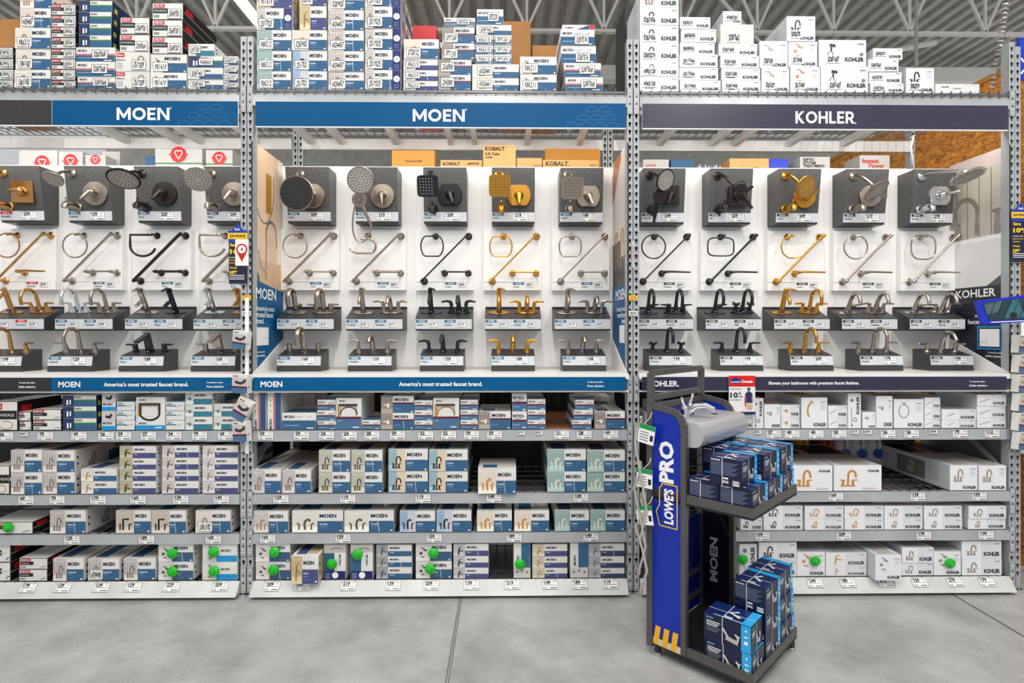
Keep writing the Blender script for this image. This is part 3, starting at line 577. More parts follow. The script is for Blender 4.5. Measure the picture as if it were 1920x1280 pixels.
def carton_mesh(w, h, d, key):
    w = round(w, 3); h = round(h, 3); d = round(d, 2); k = (w, h, d, key)
    if k in _CM: return _CM[k]
    kind, o = DS[key]; b = MB(); F = front(w); bl = o.get('bl', STEEL)
    side = CARDW
    if kind[0] == 'D': side = C(26, 24, 24)
    if kind[0] == 'K': side = mat((214, 216, 220), .4)
    if kind in 'G': side = C(24, 44, 84)
    if kind == 'X': side = C(*o['c'])
    e = min(.0018, h*.06)
    b.box(-w/2, w/2, 0, d, 0, h, {'K': mat((242, 242, 244), .3), 'KV': mat((242, 242, 244), .3), 'X': side}.get(kind, CARDW), side, side if kind in 'K' else (CARDW if kind[0] != 'D' else CARDW))
    Rr = Fr((w/2, 0, 0), (0, 1, 0), (0, 0, 1)); L = Fr((-w/2, d, 0), (0, -1, 0), (0, 0, 1)); T = Fr((-w/2, 0, h), (1, 0, 0), (0, 1, 0))
    if kind == 'M':
        pf = o.get('pf', .44); bg = C(*o['bg']); fc = C(*o['fc']); un = w*(.76 if o.get('ns') else 1)
        b.rect(F, .001, .001, w*pf, h-.001, bg, 1)
        b.rect(F, .001, .001, w*pf, h*.28, C(*[min(255, v+22) for v in o['bg']]), 2)
        if o.get('b2'): b.rect(F, w*pf*.5, .001, w*pf, h-.001, C(*o['b2']), 2)
        if h > .1 and not o.get('b2') and key not in ('bath', 'plain'): b.rect(F, .001, .001, w*pf, h*.22, C(*[min(255, v+34) for v in o['bg']]), 2)
        if o.get('sp'):
            for q in range(5): b.rect(F, w*pf*(.1+.18*q), h*.3, w*pf*(.13+.18*q), h-.001, C(150, 140, 136), 2)
        if h > .1: b.stroke(F, arc(w*pf*.5, h*.98, w*pf*.42, 180, 360, 7, h*.12), .004, C(*[min(255, v+30) for v in o['bg']]), 2)
        pic(b, F, o['pc'], w*pf*.12, h*.08, w*pf*.8, h*.72, fc, 3)
        vb = h*.52 if h > .09 else h*.44
        b.rect(F, w*pf, .001, un, vb, bl, 1)
        if o.get('st'): b.rect(F, w*pf, vb, un, vb+h*.1, o['st'], 1)
        th = min(h*.18, .024); b.text(F, 'MOEN', w*pf+(un-w*pf)*.08, (vb+h)/2+(.02*h if o.get('st') else 0), th, LOGO, 2, w=min((un-w*pf)*.66, th*4.6), bold=.035, align='l')
        if o['nm']: b.text(F, o['nm'], w*pf+(un-w*pf)*.08, vb*.74, min(vb*.2, .011), TXTW, 2, align='l', bold=.015)
        if h > .09:
            b.rect(F, w*pf+(un-w*pf)*.08, vb*.5, w*pf+(un-w*pf)*.36, vb*.54, C(150, 175, 200), 2); b.rect(F, un-.02, vb*.1, un-.008, vb*.22, TXTW, 2)
            b.rect(F, w*pf+(un-w*pf)*.08, vb*.3, w*pf+(un-w*pf)*.5, vb*.32, C(120, 150, 180), 2)
        if o.get('ns'):
            b.rect(F, un, .001, w-.001, h-.001, NAVY, 1); b.disc(F, (un+w)/2, h*.55, w*.09, TXTW, 2)
            b.stroke(F, [((un+w)/2-.006, h*.52), ((un+w)/2+.006, h*.58)], .005, GREY, 3)
            for q in range(3): b.rect(F, un+w*.04, h*(.1+.08*q), w-w*.06, h*(.12+.08*q), C(130, 150, 200), 2)
        b.rect(T, w*.12, .03, w*.5, d*.35, bl, 1)
        b.rect(T, w*.55, .04, w*.9, d*.2, bg, 1)
        for Fs in (Rr, L):
            b.rect(Fs, d*.45, h*.02, d*.98, h*.55, bl, 1); b.text(Fs, 'MOEN', d*.55, h*.74, min(h*.15, .02), LOGO, 2, align='l'); b.rect(Fs, d*.02, h*.02, d*.43, h*.98, bg, 1) if h > .1 else None
            pic(b, Fs, o['pc'], d*(.5 if Fs is L else .06), h*.08, d*.34, h*.72, fc, 3) if h > .1 and key not in ('bath', 'plain') else None
            for q in range(2): b.rect(Fs, .02, h*(.3+.3*q), .035, h*(.4+.3*q), INK, 2)
    elif kind == 'S':
        vb = h*.42; b.rect(F, .001, .001, w-.001, vb, bl, 1); b.rect(F, .001, vb, w-.001, vb+h*.12, o['st'], 2)
        b.text(F, 'MOEN', w*.06, h*.76, min(h*.16, .018), LOGO, 2, align='l'); b.rect(F, w*.72, h*.06, w*.92, h*.12, TXTW, 2)
        ic = o.get('ic', 0)
        if ic == 1: b.stroke(F, [(w*.6, h*.68), (w*.75, h*.66), (w*.88, h*.72), (w*.9, h*.84)], h*.05, C(90, 80, 76), 2)
        elif ic == 2: b.stroke(F, arc(w*.35, h*.68, w*.2, 40, 330, 8, h*.1)+[(w*.7, h*.66), (w*.85, h*.74)], h*.035, C(150, 140, 126), 2)
        else:
            b.stroke(F, [(w*.4, h*.72), (w*.62, h*.8)], h*.02, GREY, 2); b.stroke(F, [(w*.75, h*.76), (w*.8, h*.74), (w*.86, h*.84)], h*.02, GREY, 2)
        b.rect(T, .001, .001, w-.001, d*.5, bl, 1); b.rect(Rr, 0, 0, d, h*.42, bl, 1); b.rect(L, 0, 0, d, h*.42, bl, 1)
        b.rect(F, w*.06, vb*.55, w*.5, vb*.66, C(150, 175, 200), 2)
    elif kind == 'G':
        b.rect(F, .001, .001, w*.34, h-.001, C(30, 50, 90), 1); b.rect(F, w*.12, h*.15, w*.17, h*.6, TXTW, 2); b.rect(F, w*.21, h*.2, w*.25, h*.6, TXTW, 2)
        b.rect(F, w*.34, .001, w-.001, h*.5, STEEL, 1); b.rect(F, w*.34, h*.5, w-.001, h*.64, GREENS, 1); b.text(F, 'MOEN', w*.38, h*.82, h*.14, LOGO, 2, align='l')
        for q in range(4): b.rect(Rr, d*(.05+.22*q), h*.1, d*(.12+.22*q), h*.5, mat((200, 200, 60), .5), 1)
    elif kind in ('D', 'DR'):
        b.outline(F, 0, 0, w, h, .003, INK, 1); b.rect(F, w*.06, h*.72, w*.4, h*.93, RED, 2); b.text(F, 'DELTA', w*.23, h*.825, h*.12, TXTW, 3, w=w*.26)
        b.rect(F, w*.03, h*.38, w*.5 if kind == 'D' else w*.97, h*.68, C(24, 22, 22), 1); b.text(F, 'ROANDALE', w*.07, h*.53, h*.1, LGREY, 2, align='l')
        if kind == 'D':
            for q in range(6): b.rect(F, w*(.06+.03*q), h*.12, w*(.075+.03*q), h*.28, INK, 1)
            b.stroke(F, [(w*.76, h*.12), (w*.86, h*.26), (w*.94, h*.24)], h*.07, GREY, 1)
        else: b.stroke(F, arc(w*.55, h*.18, w*.26, 120, -200, 12, h*.14), .006, C(190, 160, 90), 2)
        for Fs in (Rr, L): b.poly(Fs, [(.03, h*.55), (.11, h*.55), (.11, h*.85), (.03, h*.85)], RED, 1); b.rect(Fs, 0, h*.46, d, h*.48, TXTW, 1)
        b.rect(T, 0, .0, w, d, CARDW, 1); b.rect(T, 0, d*.3, w, d*.33, C(60, 50, 46), 2)
    elif kind == 'P':
        b.rect(F, .004, h*.72, w*.26, h*.94, RED, 1); b.text(F, 'Pfister', w*.14, h*.83, h*.1, TXTW, 2); b.text(F, 'Masterton', .006, h*.58, h*.08, INK, 2, align='l')
        b.rect(F, w*.44, .002, w-.002, h-.002, C(226, 222, 216), 1); pic(b, F, 'arc', w*.45, h*.2, w*.5, h*.7, C(140, 130, 120), 2)
        for q in range(4): b.rect(F, .006, h*(.12+.09*q), w*.2, h*(.14+.09*q), GREY, 1)
    elif kind == 'CY':
        b.rect(F, .001, h*.5, w*.55, h*.62, TEAL, 1); b.rect(F, .001, .001, w-.001, h*.05 if o['pc'] == 'bar' else h*.22, CYAN, 1); b.text(F, 'MOEN', w*.08, h*.78 if o['pc'] == 'bar' else h*.36, min(h*.14, .016), LOGO, 2, align='l')
        if o['pc'] == 'bar': pic(b, F, 'bar', w*.5, h*.3, w*.42, h*.5, INK, 2)
        else: b.rect(F, .001, h*.46, w-.001, h-.001, C(206, 200, 198), 1); b.stroke(F, [(w*.3, h*.72), (w*.62, h*.66), (w*.72, h*.84)], h*.14, INK, 2)
        b.rect(T, 0, 0, w, d, mat((90, 190, 225), .4), 1); b.rect(Rr, 0, 0, d, h*.5, CYAN, 1); b.rect(L, 0, 0, d, h*.5, CYAN, 1)
    elif kind == 'CM':
        b.rect(F, w*.4, .001, w-.001, h*.33, CYAN, 1); b.rect(F, .001, .001, w*.4, h-.001, C(222, 220, 216), 1); b.text(F, 'MOEN', w*.54, h*.6, h*.13, LOGO, 2, align='l')
        for q in range(3): b.disc(F, w*.22, h*(.2+.3*q), h*.09, C(150, 146, 142), 2)
        for q in range(5): b.rect(Rr, .02, h*(.1+.17*q), .05, h*(.18+.17*q), INK, 1)
    elif kind == 'V':
        if o.get('pk'):
            b.rect(F, w*.58, .001, w-.001, h-.001, C(40, 84, 130), 1); b.rect(F, w*.42, .001, w*.58, h-.001, PINK, 1); b.text(F, 'MOEN', w*.22, h*.14, min(w*.2, .02), LOGO, 2, rot=pi/2)
            for q in range(4): b.disc(F, w*.22, h*(.5+.14*q), .004, GREY, 2)
        elif o.get('ns'):
            b.rect(F, .001, .001, w-.001, h*.23, NAVY, 1); b.disc(F, w*.52, h*.115, w*.15, TXTW, 2); b.rect(F, .001, h*.23, w*.48, h*.75, STEEL, 1); b.text(F, 'MOEN', w*.74, h*.55, w*.1, LOGO, 2, w=h*.3, rot=-pi/2)
            b.rect(F, .001, h*.77, w-.001, h-.001, C(196, 190, 186), 1); b.stroke(F, [(w*.3, h*.85), (w*.6, h*.9), (w*.85, h*.86)], .006, GREY, 2)
            for q in range(4): b.rect(F, w*.07, h*(.03+.045*q), w*.3, h*(.045+.045*q), C(170, 185, 225), 2)
        else:
            b.rect(F, w*.45, h*.3, w-.001, h-.001, C(48, 102, 140), 1); b.text(F, 'MOEN', w*.25, h*.5, w*.15, LOGO, 2, w=h*.28, rot=pi/2); b.rect(F, .001, .001, w-.001, h*.3, C(216, 212, 206), 1)
            for q in range(3): b.disc(F, w*(.2+.3*q), h*(.17+.04*(q % 2)), w*.06, C(120, 80, 60), 2)
    elif kind == 'W':
        fw = C(72, 60, 54) if key != 'wing' else C(90, 74, 60); rc = C(20, 20, 24) if key != 'wing' else C(150, 116, 60)
        b.rect(F, .001, .001, w-.001, h*.34 if key != 'winc' else h*.14, o['bl'], 1); b.rect(F, .001, h*.34, w-.001, h*.41, o['st'], 2) if key != 'winc' else b.text(F, 'MOEN', w*.1, h*.2, h*.06, LOGO, 2, align='l')
        b.rect(F, w*.06, h*.41, w*.84, h*.82, C(188, 178, 166), 1); b.rect(F, w*.06, h*.41, w*.13, h*.82, C(190, 130, 50), 2); b.rect(F, w*.13, h*.74, w*.84, h*.82, fw, 2)
        b.poly(F, [(w*.18, h*.41), (w*.22, h*.7), (w*.7, h*.7), (w*.8, h*.41)], C(228, 226, 222), 2)
        b.stroke(F, arc(w*.5, h*.5, w*.33, 190, -10, 10, h*.22), .007, rc, 3) if key != 'winc' else b.stroke(F, [(w*.15, h*.78), (w*.15, h*.5)]+arc(w*.48, h*.5, w*.33, 180, 360, 8, h*.2)+[(w*.81, h*.78)], .012, rc, 3)
        b.text(F, 'MOEN', w*.12, h*.91, h*.05, LOGO, 2, align='l'); b.text(F, 'Lindor', w*.08, h*.28, h*.03, TXTW, 3, align='l'); b.rect(F, w*.66, h*.06, w*.9, h*.09, TXTW, 2)
    elif kind == 'K':
        fc = C(*o['fc']); big = o.get('big'); LG = mat((228, 229, 233), .3)
        if not big:
            b.rect(F, w*.5, .001, w-.001, h-.001, LG, 1); pic(b, F, o['pc'], w*.08, h*.14, w*.36, h*.74, fc, 2)
            b.text(F, 'KOHLER', w*.95, h*.26, min(h*.25, .028), INK, 2, w=w*.4, bold=.045, align='r'); b.rect(F, w*.82, h*.82, w*.95, h*.86, GREY, 2)
        elif o.get('tl'):
            pic(b, F, 'arc', w*.08, h*.12, w*.5, h*.82, fc, 2); b.text(F, 'KOHLER', w*.95, h*.78, h*.09, INK, 2, bold=.035, align='r'); b.rect(F, w*.6, h*.06, w*.9, h*.12, LGREY, 2)
        else:
            pic(b, F, o['pc'], w*.08, h*.3, w*.5, h*.64, fc, 2); b.text(F, 'KOHLER', w*.95, h*.12, min(h*.12, .024), INK, 2, w=w*.48, bold=.035, align='r')
            b.rect(F, w*.74, h*.84, w*.93, h*.86, GREY, 2)
            for q in range(5): b.rect(F, w*.74, h*(.6+.04*q), w*.93, h*(.61+.04*q), LGREY, 2)
        if o.get('hd'): b.disc(F, w*.9, h*.45, .012, GREY, 2)
        for Fs in (Rr, L):
            for q in range(8): b.rect(Fs, d-.2 if Fs is L else .05, h*(.2+.08*q), d-.1 if Fs is L else .15, h*(.21+.08*q), GREY, 1)
        if d > .5: b.rect(L, d-.5, h*.1, d-.22, h*.85, C(130, 126, 116), 1); pic(b, L, 'arc', d-.46, h*.2, .2, h*.6, LGREY, 2)
        b.rect(T, w*.2, .02, w*.8, d*.3, C(190, 186, 180), 1)
        if h > .1 and d > .3: b.rect(T, w*.1, d*.5, w*.9, d*.9, C(60, 66, 80), 1)
    elif kind == 'KV':
        b.text(F, 'KOHLER', w*.76, h*.66, w*.24, INK, 2, w=h*.5, rot=pi/2, bold=.03); b.stroke(F, [(w*.3, h*.1), (w*.25, h*.6)], .003, GREY, 2); b.disc(F, w*.3, h*.08, .005, INK, 2); b.stroke(F, arc(w*.55, h*.25, w*.14, 0, 350, 10), .003, INK, 2)
        b.disc(F, w*.3, h*.8, w*.12, GREY, 2)
    elif kind == 'X':
        if o['t'] == 'COBRA': b.poly(F, [(w*.45, 0.001), (w*.85, h*.98), (w*.85, .001)], PURP, 1); b.rect(F, w*.86, .001, w-.001, h-.001, RED, 1); b.text(F, 'COBRA', w*.22, h*.4, h*.4, MAROON, 2)
        elif o['t']: b.text(F, 'KOHLER', w*.22, h*.68, h*.16, INK, 2); b.outline(F, w*.66, h*.15, w*.98, h*.9, .002, LGREY, 1); b.text(F, '1112687-002', w*.48, h*.5, h*.15, GREY, 2)
        else: b.rect(F, w*.14, h*.3, w*.5, h*.55, C(216, 214, 206), 1); b.text(F, 'IIIIIIIIIII', w*.3, h*.42, h*.1, INK, 2)
    # tape line on the front
    if h > .06 and kind in 'M' and (int(w*1000)+int(h*1000)) % 3 == 0: b.poly(F, [(w*.7, .001), (w*.72, .001), (w*.69, h*.55), (w*.67, h*.55)], C(170, 190, 210), 4)
    me = b.mesh('carton'); _CM[k] = me; return me
_SM = {}
def sticker_mesh(num, w, h, plain=False):
    k = (num, round(w, 3), round(h, 3), plain)
    if k in _SM: return _SM[k]
    b = MB(); F = front(w)
    if not plain:
        b.box(-w/2, w/2, -.0008, 0, 0, h, PAPER); b.outline(F, 0, 0, w, h, .0022, INK, 2); F2 = Fr((-w/2, -.0008, 0), (1, 0, 0), (0, 0, 1)); b.outline(F2, 0, 0, w, h, .0018, INK, 1)
    else: b.box(-w/2, w/2, -.0006, 0, 0, h, mat((238, 238, 238), .4)); F2 = Fr((-w/2, -.0006, 0), (1, 0, 0), (0, 0, 1))
    n = len(num)
    for i, ch in enumerate(num):
        b.text(F2, ch, w*(.12+.76*(i+.5)/n), h*(.5+(random.random()-.5)*.12), h*(.62 if not plain else .66), INK, 3, w=w*.092 if ch != '1' else w*.03, bold=0.02 if not plain else .04, rot=(random.random()-.5)*.2, shear=.12 if not plain else 0)
    me = b.mesh('paper_sticker'); _SM[k] = me; return me
# ------------------------------------------------------------ stacks of cartons. entry: (x0, x1, top_px, design, sticker) bottom to top
def stack(bay, shelf, n, rows, Y=0., depth=None, z0=None, word='stack', gl=None):
    z = z0 if z0 is not None else (ZD+.001 if shelf == 0 else SH[shelf]+.0015)
    k = len(rows)
    SHN = {0: 'top storage', 1: 'first shelf', 2: 'second shelf', 3: 'third shelf', 4: 'bottom shelf'}
    for i, r in enumerate(rows):
        x0, x1, top, key = r[:4]; st = r[4] if len(r) > 4 else None
        xa, xb = wx(x0, Y), wx(x1, Y); w = xb-xa-.002; xc = (xa+xb)/2
        zt = wz(top, (x0+x1)/2, Y); h = zt-z-.0008
        if h < .012: print('THIN', bay, shelf, n, i, h); h = .02
        d = depth or .36
        yj = Y+random.uniform(0, .006) if Y >= 0 else Y
        pos = 'alone' if k == 1 else ('lowest' if i == 0 else ('topmost' if i == k-1 else ORD[i]+' up'))
        dsc = DS[key][1]['d']
        lab = '%s, %s, %s %s, %s, %s' % (dsc, pos, ORD[n] if n < 16 else 'last', word, SHN[shelf], BAYS[bay])
        if len(lab.split()) > 16: lab = lab.replace('blue-white ', '').replace(' photo', '').replace('with ', '', 1) if len(lab.split()) > 17 else lab.replace('carton ', '', 1)
        if len(lab.split()) > 16: lab = lab.replace('picture, ', ', ').replace(' picture', '').replace('white carton', 'carton')
        o = link('carton_box', carton_mesh(w, h, d, key), None, (xc, yj, z), (0, 0, random.uniform(-.006, .006)))
        tag(o, lab, 'box', gl or 'boxes on the %s of the %s' % (SHN[shelf], BAYS[bay]))
        if st:
            pl = key[0] == 'k' or key in ('cream',)
            sw = .0 ; m = mpp((x0+x1)/2, Y)
            spec = {'': .1}.get(st, .1)
            fx = {'M': -.22, 'S': .12, 'D': .22, 'DR': 0, 'G': 0, 'P': .2, 'K': -.26, 'X': -.1}.get(DS[key][0], 0)
            sw = min(.1, w*.42); sh = min(.062, h*.62)
            if DS[key][0] == 'K': sh = min(.05, h*.45)
            zz = (h-sh)*.12 if h > .1 else (h-sh)*.5
            if w < .14: fx, sw = 0, w*.85
            if DS[key][0] == 'K' and h > .15: fx, zz = -.2, h*.12
            link('paper_sticker', sticker_mesh(st, sw, sh, pl), o, (w*fx, -.0032, zz))
        z += h+.0008
def S(bay, shelf, data, **kw):
    for n, rows in enumerate(data):
        k2 = dict(kw)
        if isinstance(rows, tuple): k2.update(rows[1]); rows = rows[0]
        stack(bay, shelf, n, rows, **k2)
def col(x0, x1, tops, key, st=None): return [(x0, x1, t, key[i] if isinstance(key, list) else key, st[i] if isinstance(st, list) else st) for i, t in enumerate(tops)]
# --- top storage, left bay
S('L', 0, [
 col(-22, 25, [149, 129, 109, 88], 'deltas', '5349762'),
 [(25, 94, 130, 'beige', '1361182'), (28, 94, 91, 'beige', '1361182'), (28, 95, 52, 'beige', '986212'), (37, 95, 15, 'pinkp', '6034457'), (37, 97, -24, 'pinkp')],
 col(96, 142, [150, 130, 110, 91, 70, 50, 28, 7], 'deltas', ['5287641', '5287641', '5287641', '5287541', '5287549', '5349746', '5349746', '5349746']),
 [(144, 215, 143, 'pinks', '5287568'), (141, 215, 115, 'pinks', '5287568'), (141, 215, 88, 'pinks', '5287568'), (147, 208, 66, 'greens'), (147, 208, 44, 'greens'), (147, 209, 22, 'greens'), (147, 210, 1, 'greens')],
 [(217, 280, 133, 'pf', '2517039'), (217, 280, 97, 'pf', '2517039'), (223, 281, 64, 'delta', '290864'), (225, 281, 32, 'delta', '5349750')],
 [(282, 350, 136, 'plain', '901419'), (282, 350, 101, 'plain', '901419'), (285, 343, 69, 'delta', '5349750'), (285, 343, 37, 'delta', '5349750'), (285, 344, 5, 'delta', '5349750')],
 [(352, 418, 148, 'plain', '5287462'), (352, 418, 127, 'plain', '5287462'), (354, 418, 105, 'greens', '668663'), (353, 402, 82, 'tealb', '5971230')],
 col(419, 446, [154, 138, 122, 105], 'purps', '6242727'),
], depth=.42)
S('M', 0, [
 [(481, 545, 133, 'teal', '986212'), (481, 546, 95, 'teal', '986212'), (481, 546, 56, 'teal', '986212'), (481, 548, 15, 'navys', '2517025'), (481, 549, -25, 'avrig', '901419')],
 [(548, 613, 133, 'lindw', '2517021'), (548, 613, 94, 'lindw', '2517021'), (547, 613, 56, 'lindg', '5287455'), (561, 612, 11, 'avrig'), (561, 613, -28, 'avrig', '5287451')],
 col(615, 682, [134, 96, 57, 19, -18], ['cald']*4+['beige'], ['6034457']*4+['5287455']),
 col(684, 752, [131, 93, 53, 12, -25], 'navys', ['2517025']*5),
 [(756, 821, 151, 'purps', '986213'), (756, 821, 131, 'purps', '986213'), (756, 821, 110, 'purps', '986213'), (757, 823, 73, 'lindg', '5728122')],
 [(822, 883, 140, 'grey', '2545890'), (822, 884, 111, 'grey', '2545890'), (828, 890, 81, 'grey', '5971243'), (829, 890, 50, 'grey', '5971243'), (832, 891, 33, 'hdr', '3592226')],
 [(885, 973, 146, 'beige', '6033461'), (885, 973, 120, 'beige', '6033461')],
 col(975, 1044, [139, 106], 'plain', '986211'),
 [(1060, 1131, 144, 'pinks', '5287568'), (1057, 1127, 118, 'pinks', '5287568'), (1052, 1118, 85, 'blues', '5287574'), (1051, 1115, 55, 'blues', '5287574'), (1054, 1115, 46, 'cobra')],
], depth=.4)
zz = wz(120, 925, 0)+.002
stack('M', 0, 6, col(891, 925, [102, 84, 66], 'hdr', '986215'), z0=zz, depth=.3, word='left upper pile')
stack('M', 0, 6, col(926, 959, [102, 84, 66], 'hdr', '5971241'), z0=zz, depth=.3, word='right upper pile')
stack('M', 0, 6, [(893, 959, 46, 'plain', '5287462'), (894, 944, 17, 'blues', '3592230')], z0=wz(66, 925, 0)+.003, depth=.3, word='crowning pile')
S('R', 0, [
 col(1200, 1273, [143, 113, 80, 47, 14, -20], ['kn', 'kn', 'k', 'k', 'k', 'kn'], ['4982128', '4982128', '5303279', '5287436', '5287436', None]),
 [(1275, 1352, 150, 'kw', '2517050'), (1274, 1347, 126, 'kn', '2517046'), (1274, 1346, 102, 'kn', '2517046'), (1275, 1341, 79, 'kb', '3858505'), (1277, 1343, 54, 'kb', '3858505'), (1275, 1332, 32, 'kw', '5303274')],
 [(1354, 1427, 150, 'k', '5287438'), (1353, 1426, 127, 'k', '5287438'), (1351, 1424, 104, 'kn', '5287430'), (1348, 1420, 81, 'kw', '5287430'), (1351, 1414, 45, 'cream', '5287563'), (1356, 1391, 20, 'kb', '4980251')],
 [(1428, 1480, 127, 'ks', '5287429'), (1425, 1478, 76, 'ks', '5287429')],
 [(1482, 1538, 125, 'ksc', '2517048'), (1479, 1533, 77, 'ksc', '2517048'), (1475, 1529, 30, 'kf', '5303278')],
 [(1539, 1628, 124, 'khs', '5287437'), (1536, 1625, 74, 'khs', '5287437')],
 [(1632, 1695, 156, 'k', '5287562'), (1630, 1692, 134, 'kb', '4242757'), (1628, 1685, 111, 'kb', '5287563'), (1637, 1693, 90, 'kb', '5303274')],
 [(1699, 1752, 127, 'kf', '5303279')],
 [(1754, 1837, 157, 'flat')],
], depth=.4)
# --- first shelf
S('L', 1, [
 [(-16, 33, 752, 'deltar')],
 col(34, 58, [789, 772], 'deltas'), col(61, 115, [787, 767], 'deltas'),
 col(117, 180, [784, 762, 741], 'greens'), col(190, 216, [770, 736], 'cyank'), col(218, 252, [788, 770, 753], 'cyan'),
 [(254, 309, 744, 'winc')], col(311, 346, [788, 770, 753], 'cyan'), col(347, 398, [781, 758, 734], 'tealb'), col(400, 448, [781, 757], 'tealb')])
S('M', 1, [
 [(474, 499, 735, 'vertp')], [(501, 527, 735, 'vertp')], [(529, 593, 773, 'blues')], col(595, 629, [788, 769, 749], 'hdr'), [(630, 678, 746, 'win')],
 [(679, 713, 787, 'hdr')], col(714, 776, [774, 742], 'grey'), col(777, 811, [788, 769, 750], 'hdr'), [(812, 861, 746, 'wing')], col(863, 896, [787, 768, 749], 'hdr'),
 [(897, 958, 771, 'grey')], col(960, 988, [771, 737], 'hdrt'), col(989, 1023, [787, 768, 748], 'hdr'), [(1073, 1109, 787, 'hdr'), (1076, 1112, 768, 'hdr'), (1079, 1114, 749, 'hdr')], [(1115, 1172, 771, 'grey')]])
S('R', 1, [
 [(1212, 1224, 776, 'kw')], [(1230, 1262, 760, 'kb')], [(1389, 1410, 778, 'kw')], [(1411, 1432, 746, 'kv')], [(1433, 1464, 758, 'kpn')], col(1465, 1500, [782, 759], 'kp'), [(1503, 1552, 745, 'kh')],
 col(1553, 1589, [782, 760], 'kb'), [(1590, 1615, 737, 'kv')], [(1617, 1642, 772, 'kpn')], [(1643, 1674, 742, 'kpn')], [(1677, 1733, 748, 'kr')], col(1734, 1764, [785, 766, 745], 'kb'), col(1766, 1831, [787, 767], 'kb'), col(1832, 1887, [783, 761, 739], 'kb')])
# --- second shelf
S('L', 2, [
 [(-20, 17, 873, 'deltar')], col(20, 79, [885, 843], 'cald'), (col(80, 139, [885, 845], 'cald'), dict(depth=.7)), col(151, 218, [902, 879], 'ring'),
 col(223, 292, [902, 880, 859, 836], 'rinkp'), col(303, 372, [902, 880, 858, 835], 'rinp'), col(379, 446, [902, 880, 858, 835], 'rinlp')], depth=.55)
S('M', 2, [
 [(472, 527, 880, 'avri')], [(529, 583, 881, 'avri')], col(597, 656, [885, 844], 'grae'), col(658, 717, [885, 844], 'grae'), col(728, 802, [883, 842], 'lindk'), col(804, 877, [883, 843], 'lindk'),
 ([(896, 968, 878, 'lindg')], dict(Y=-.03, depth=.3)), col(1026, 1099, [884, 843], 'teal'), col(1101, 1172, [884, 844], 'teal')], depth=.6)
S('R', 2, [[(1212, 1222, 890, 'k')], [(1484, 1561, 872, 'kgb')], [(1564, 1654, 872, 'kgb')], ([(1782, 1834, 872, 'knb')], dict(depth=.8)), ([(1835, 1887, 872, 'knb')], dict(depth=.8))], depth=.7)
# --- third shelf
S('L', 3, [[(-22, 61, 978, 'deltas')], [(92, 160, 957, 'cald')], [(216, 282, 957, 'rink')], [(284, 349, 957, 'rink')], [(366, 432, 957, 'beige', '1361192')]], depth=.8)
S('M', 3, [[(474, 540, 958, 'avriw')], [(547, 643, 957, 'graew')], [(645, 738, 957, 'graew')], [(749, 816, 958, 'lindw')], [(818, 884, 957, 'lindw')], [(894, 960, 957, 'lindg')], [(964, 1030, 957, 'lindg')], [(1040, 1105, 957, 'teal')], [(1107, 1172, 957, 'teal')]], depth=.8)
S('R', 3, [[(1212, 1236, 972, 'k')], [(1389, 1430, 972, 'k')]]+[col(a, c, [972, 948], k) for a, c, k in ((1432, 1506, 'k'), (1509, 1582, 'kg'), (1584, 1658, 'kg'), (1659, 1731, 'kn'), (1733, 1805, 'kn'), (1816, 1887, 'kn'))], depth=.8)
# --- bottom shelf
S('L', 4, [col(-15, 19, [1054, 1021], 'delta'), col(35, 89, [1067, 1046], 'delta'), [(99, 157, 1047, 'cald')], [(164, 223, 1048, 'cald', '6034496')], [(231, 291, 1047, 'cald')], col(296, 362, [1053, 1019], 'bath'), col(379, 445, [1053, 1018], 'cyanm')], depth=.8)
S('M', 4, [(col(479, 544, [1053, 1018], 'bath')), ([(546, 597, 1042, 'avrig')], dict(Y=-.075, z0=SH[4]+.006)), [(607, 648, 1020, 'vertn')], [(657, 699, 1020, 'vertn')], col(705, 772, [1063, 1043, 1021], 'graes'), col(779, 847, [1052, 1018], 'bath'), col(850, 916, [1064, 1042, 1019], 'links'),
 [(963, 995, 1018, 'vert')], col(998, 1064, [1065, 1043, 1020], 'lings'), [(1069, 1103, 1017, 'vert')], col(1104, 1171, [1065, 1043, 1019], 'linns')], depth=.8)
S('R', 4, [[(1212, 1230, 1030, 'k')], [(1387, 1420, 1020, 'kv')], col(1423, 1494, [1050, 1016], 'k'), [(1495, 1548, 1035, 'ksc')], col(1549, 1626, [1062, 1036], 'ksg'), ([(1641, 1690, 1040, 'ksn')], dict(Y=-.075, z0=SH[4]+.006)), col(1691, 1751, [1055, 1026], 'kn'), [(1752, 1803, 1034, 'ksn')], col(1804, 1879, [1047, 1014], 'kn')], depth=.8)
# small fold-in cartons standing behind the front ones on the first shelf
for n, (a, c, t, k) in enumerate(((36, 55, 748, 'deltar'), (57, 75, 749, 'deltar'), (77, 92, 747, 'deltar'), (94, 108, 748, 'deltar'))):
    stack('L', 1, n, [(a, c, t, k)], Y=.42, depth=.3, word='rear box', gl='dark boxes behind on the first shelf')
for n, (a, c, t, k) in enumerate(((535, 590, 738, 'blues'), (790, 860, 742, 'hdrt'), (1085, 1150, 745, 'plain'))):
    stack('M', 1, n, [(a, c, t, k)], Y=.42, depth=.3, word='rear box', gl='boxes behind on the first shelf')
for n, (a, c, t, k) in enumerate(((1470, 1530, 742, 'kb'), (1545, 1600, 740, 'kw'), (1690, 1760, 742, 'kw'))):
    stack('R', 1, n, [(a, c, t, k)], Y=.42, depth=.3, word='rear box', gl='boxes behind on the first shelf')
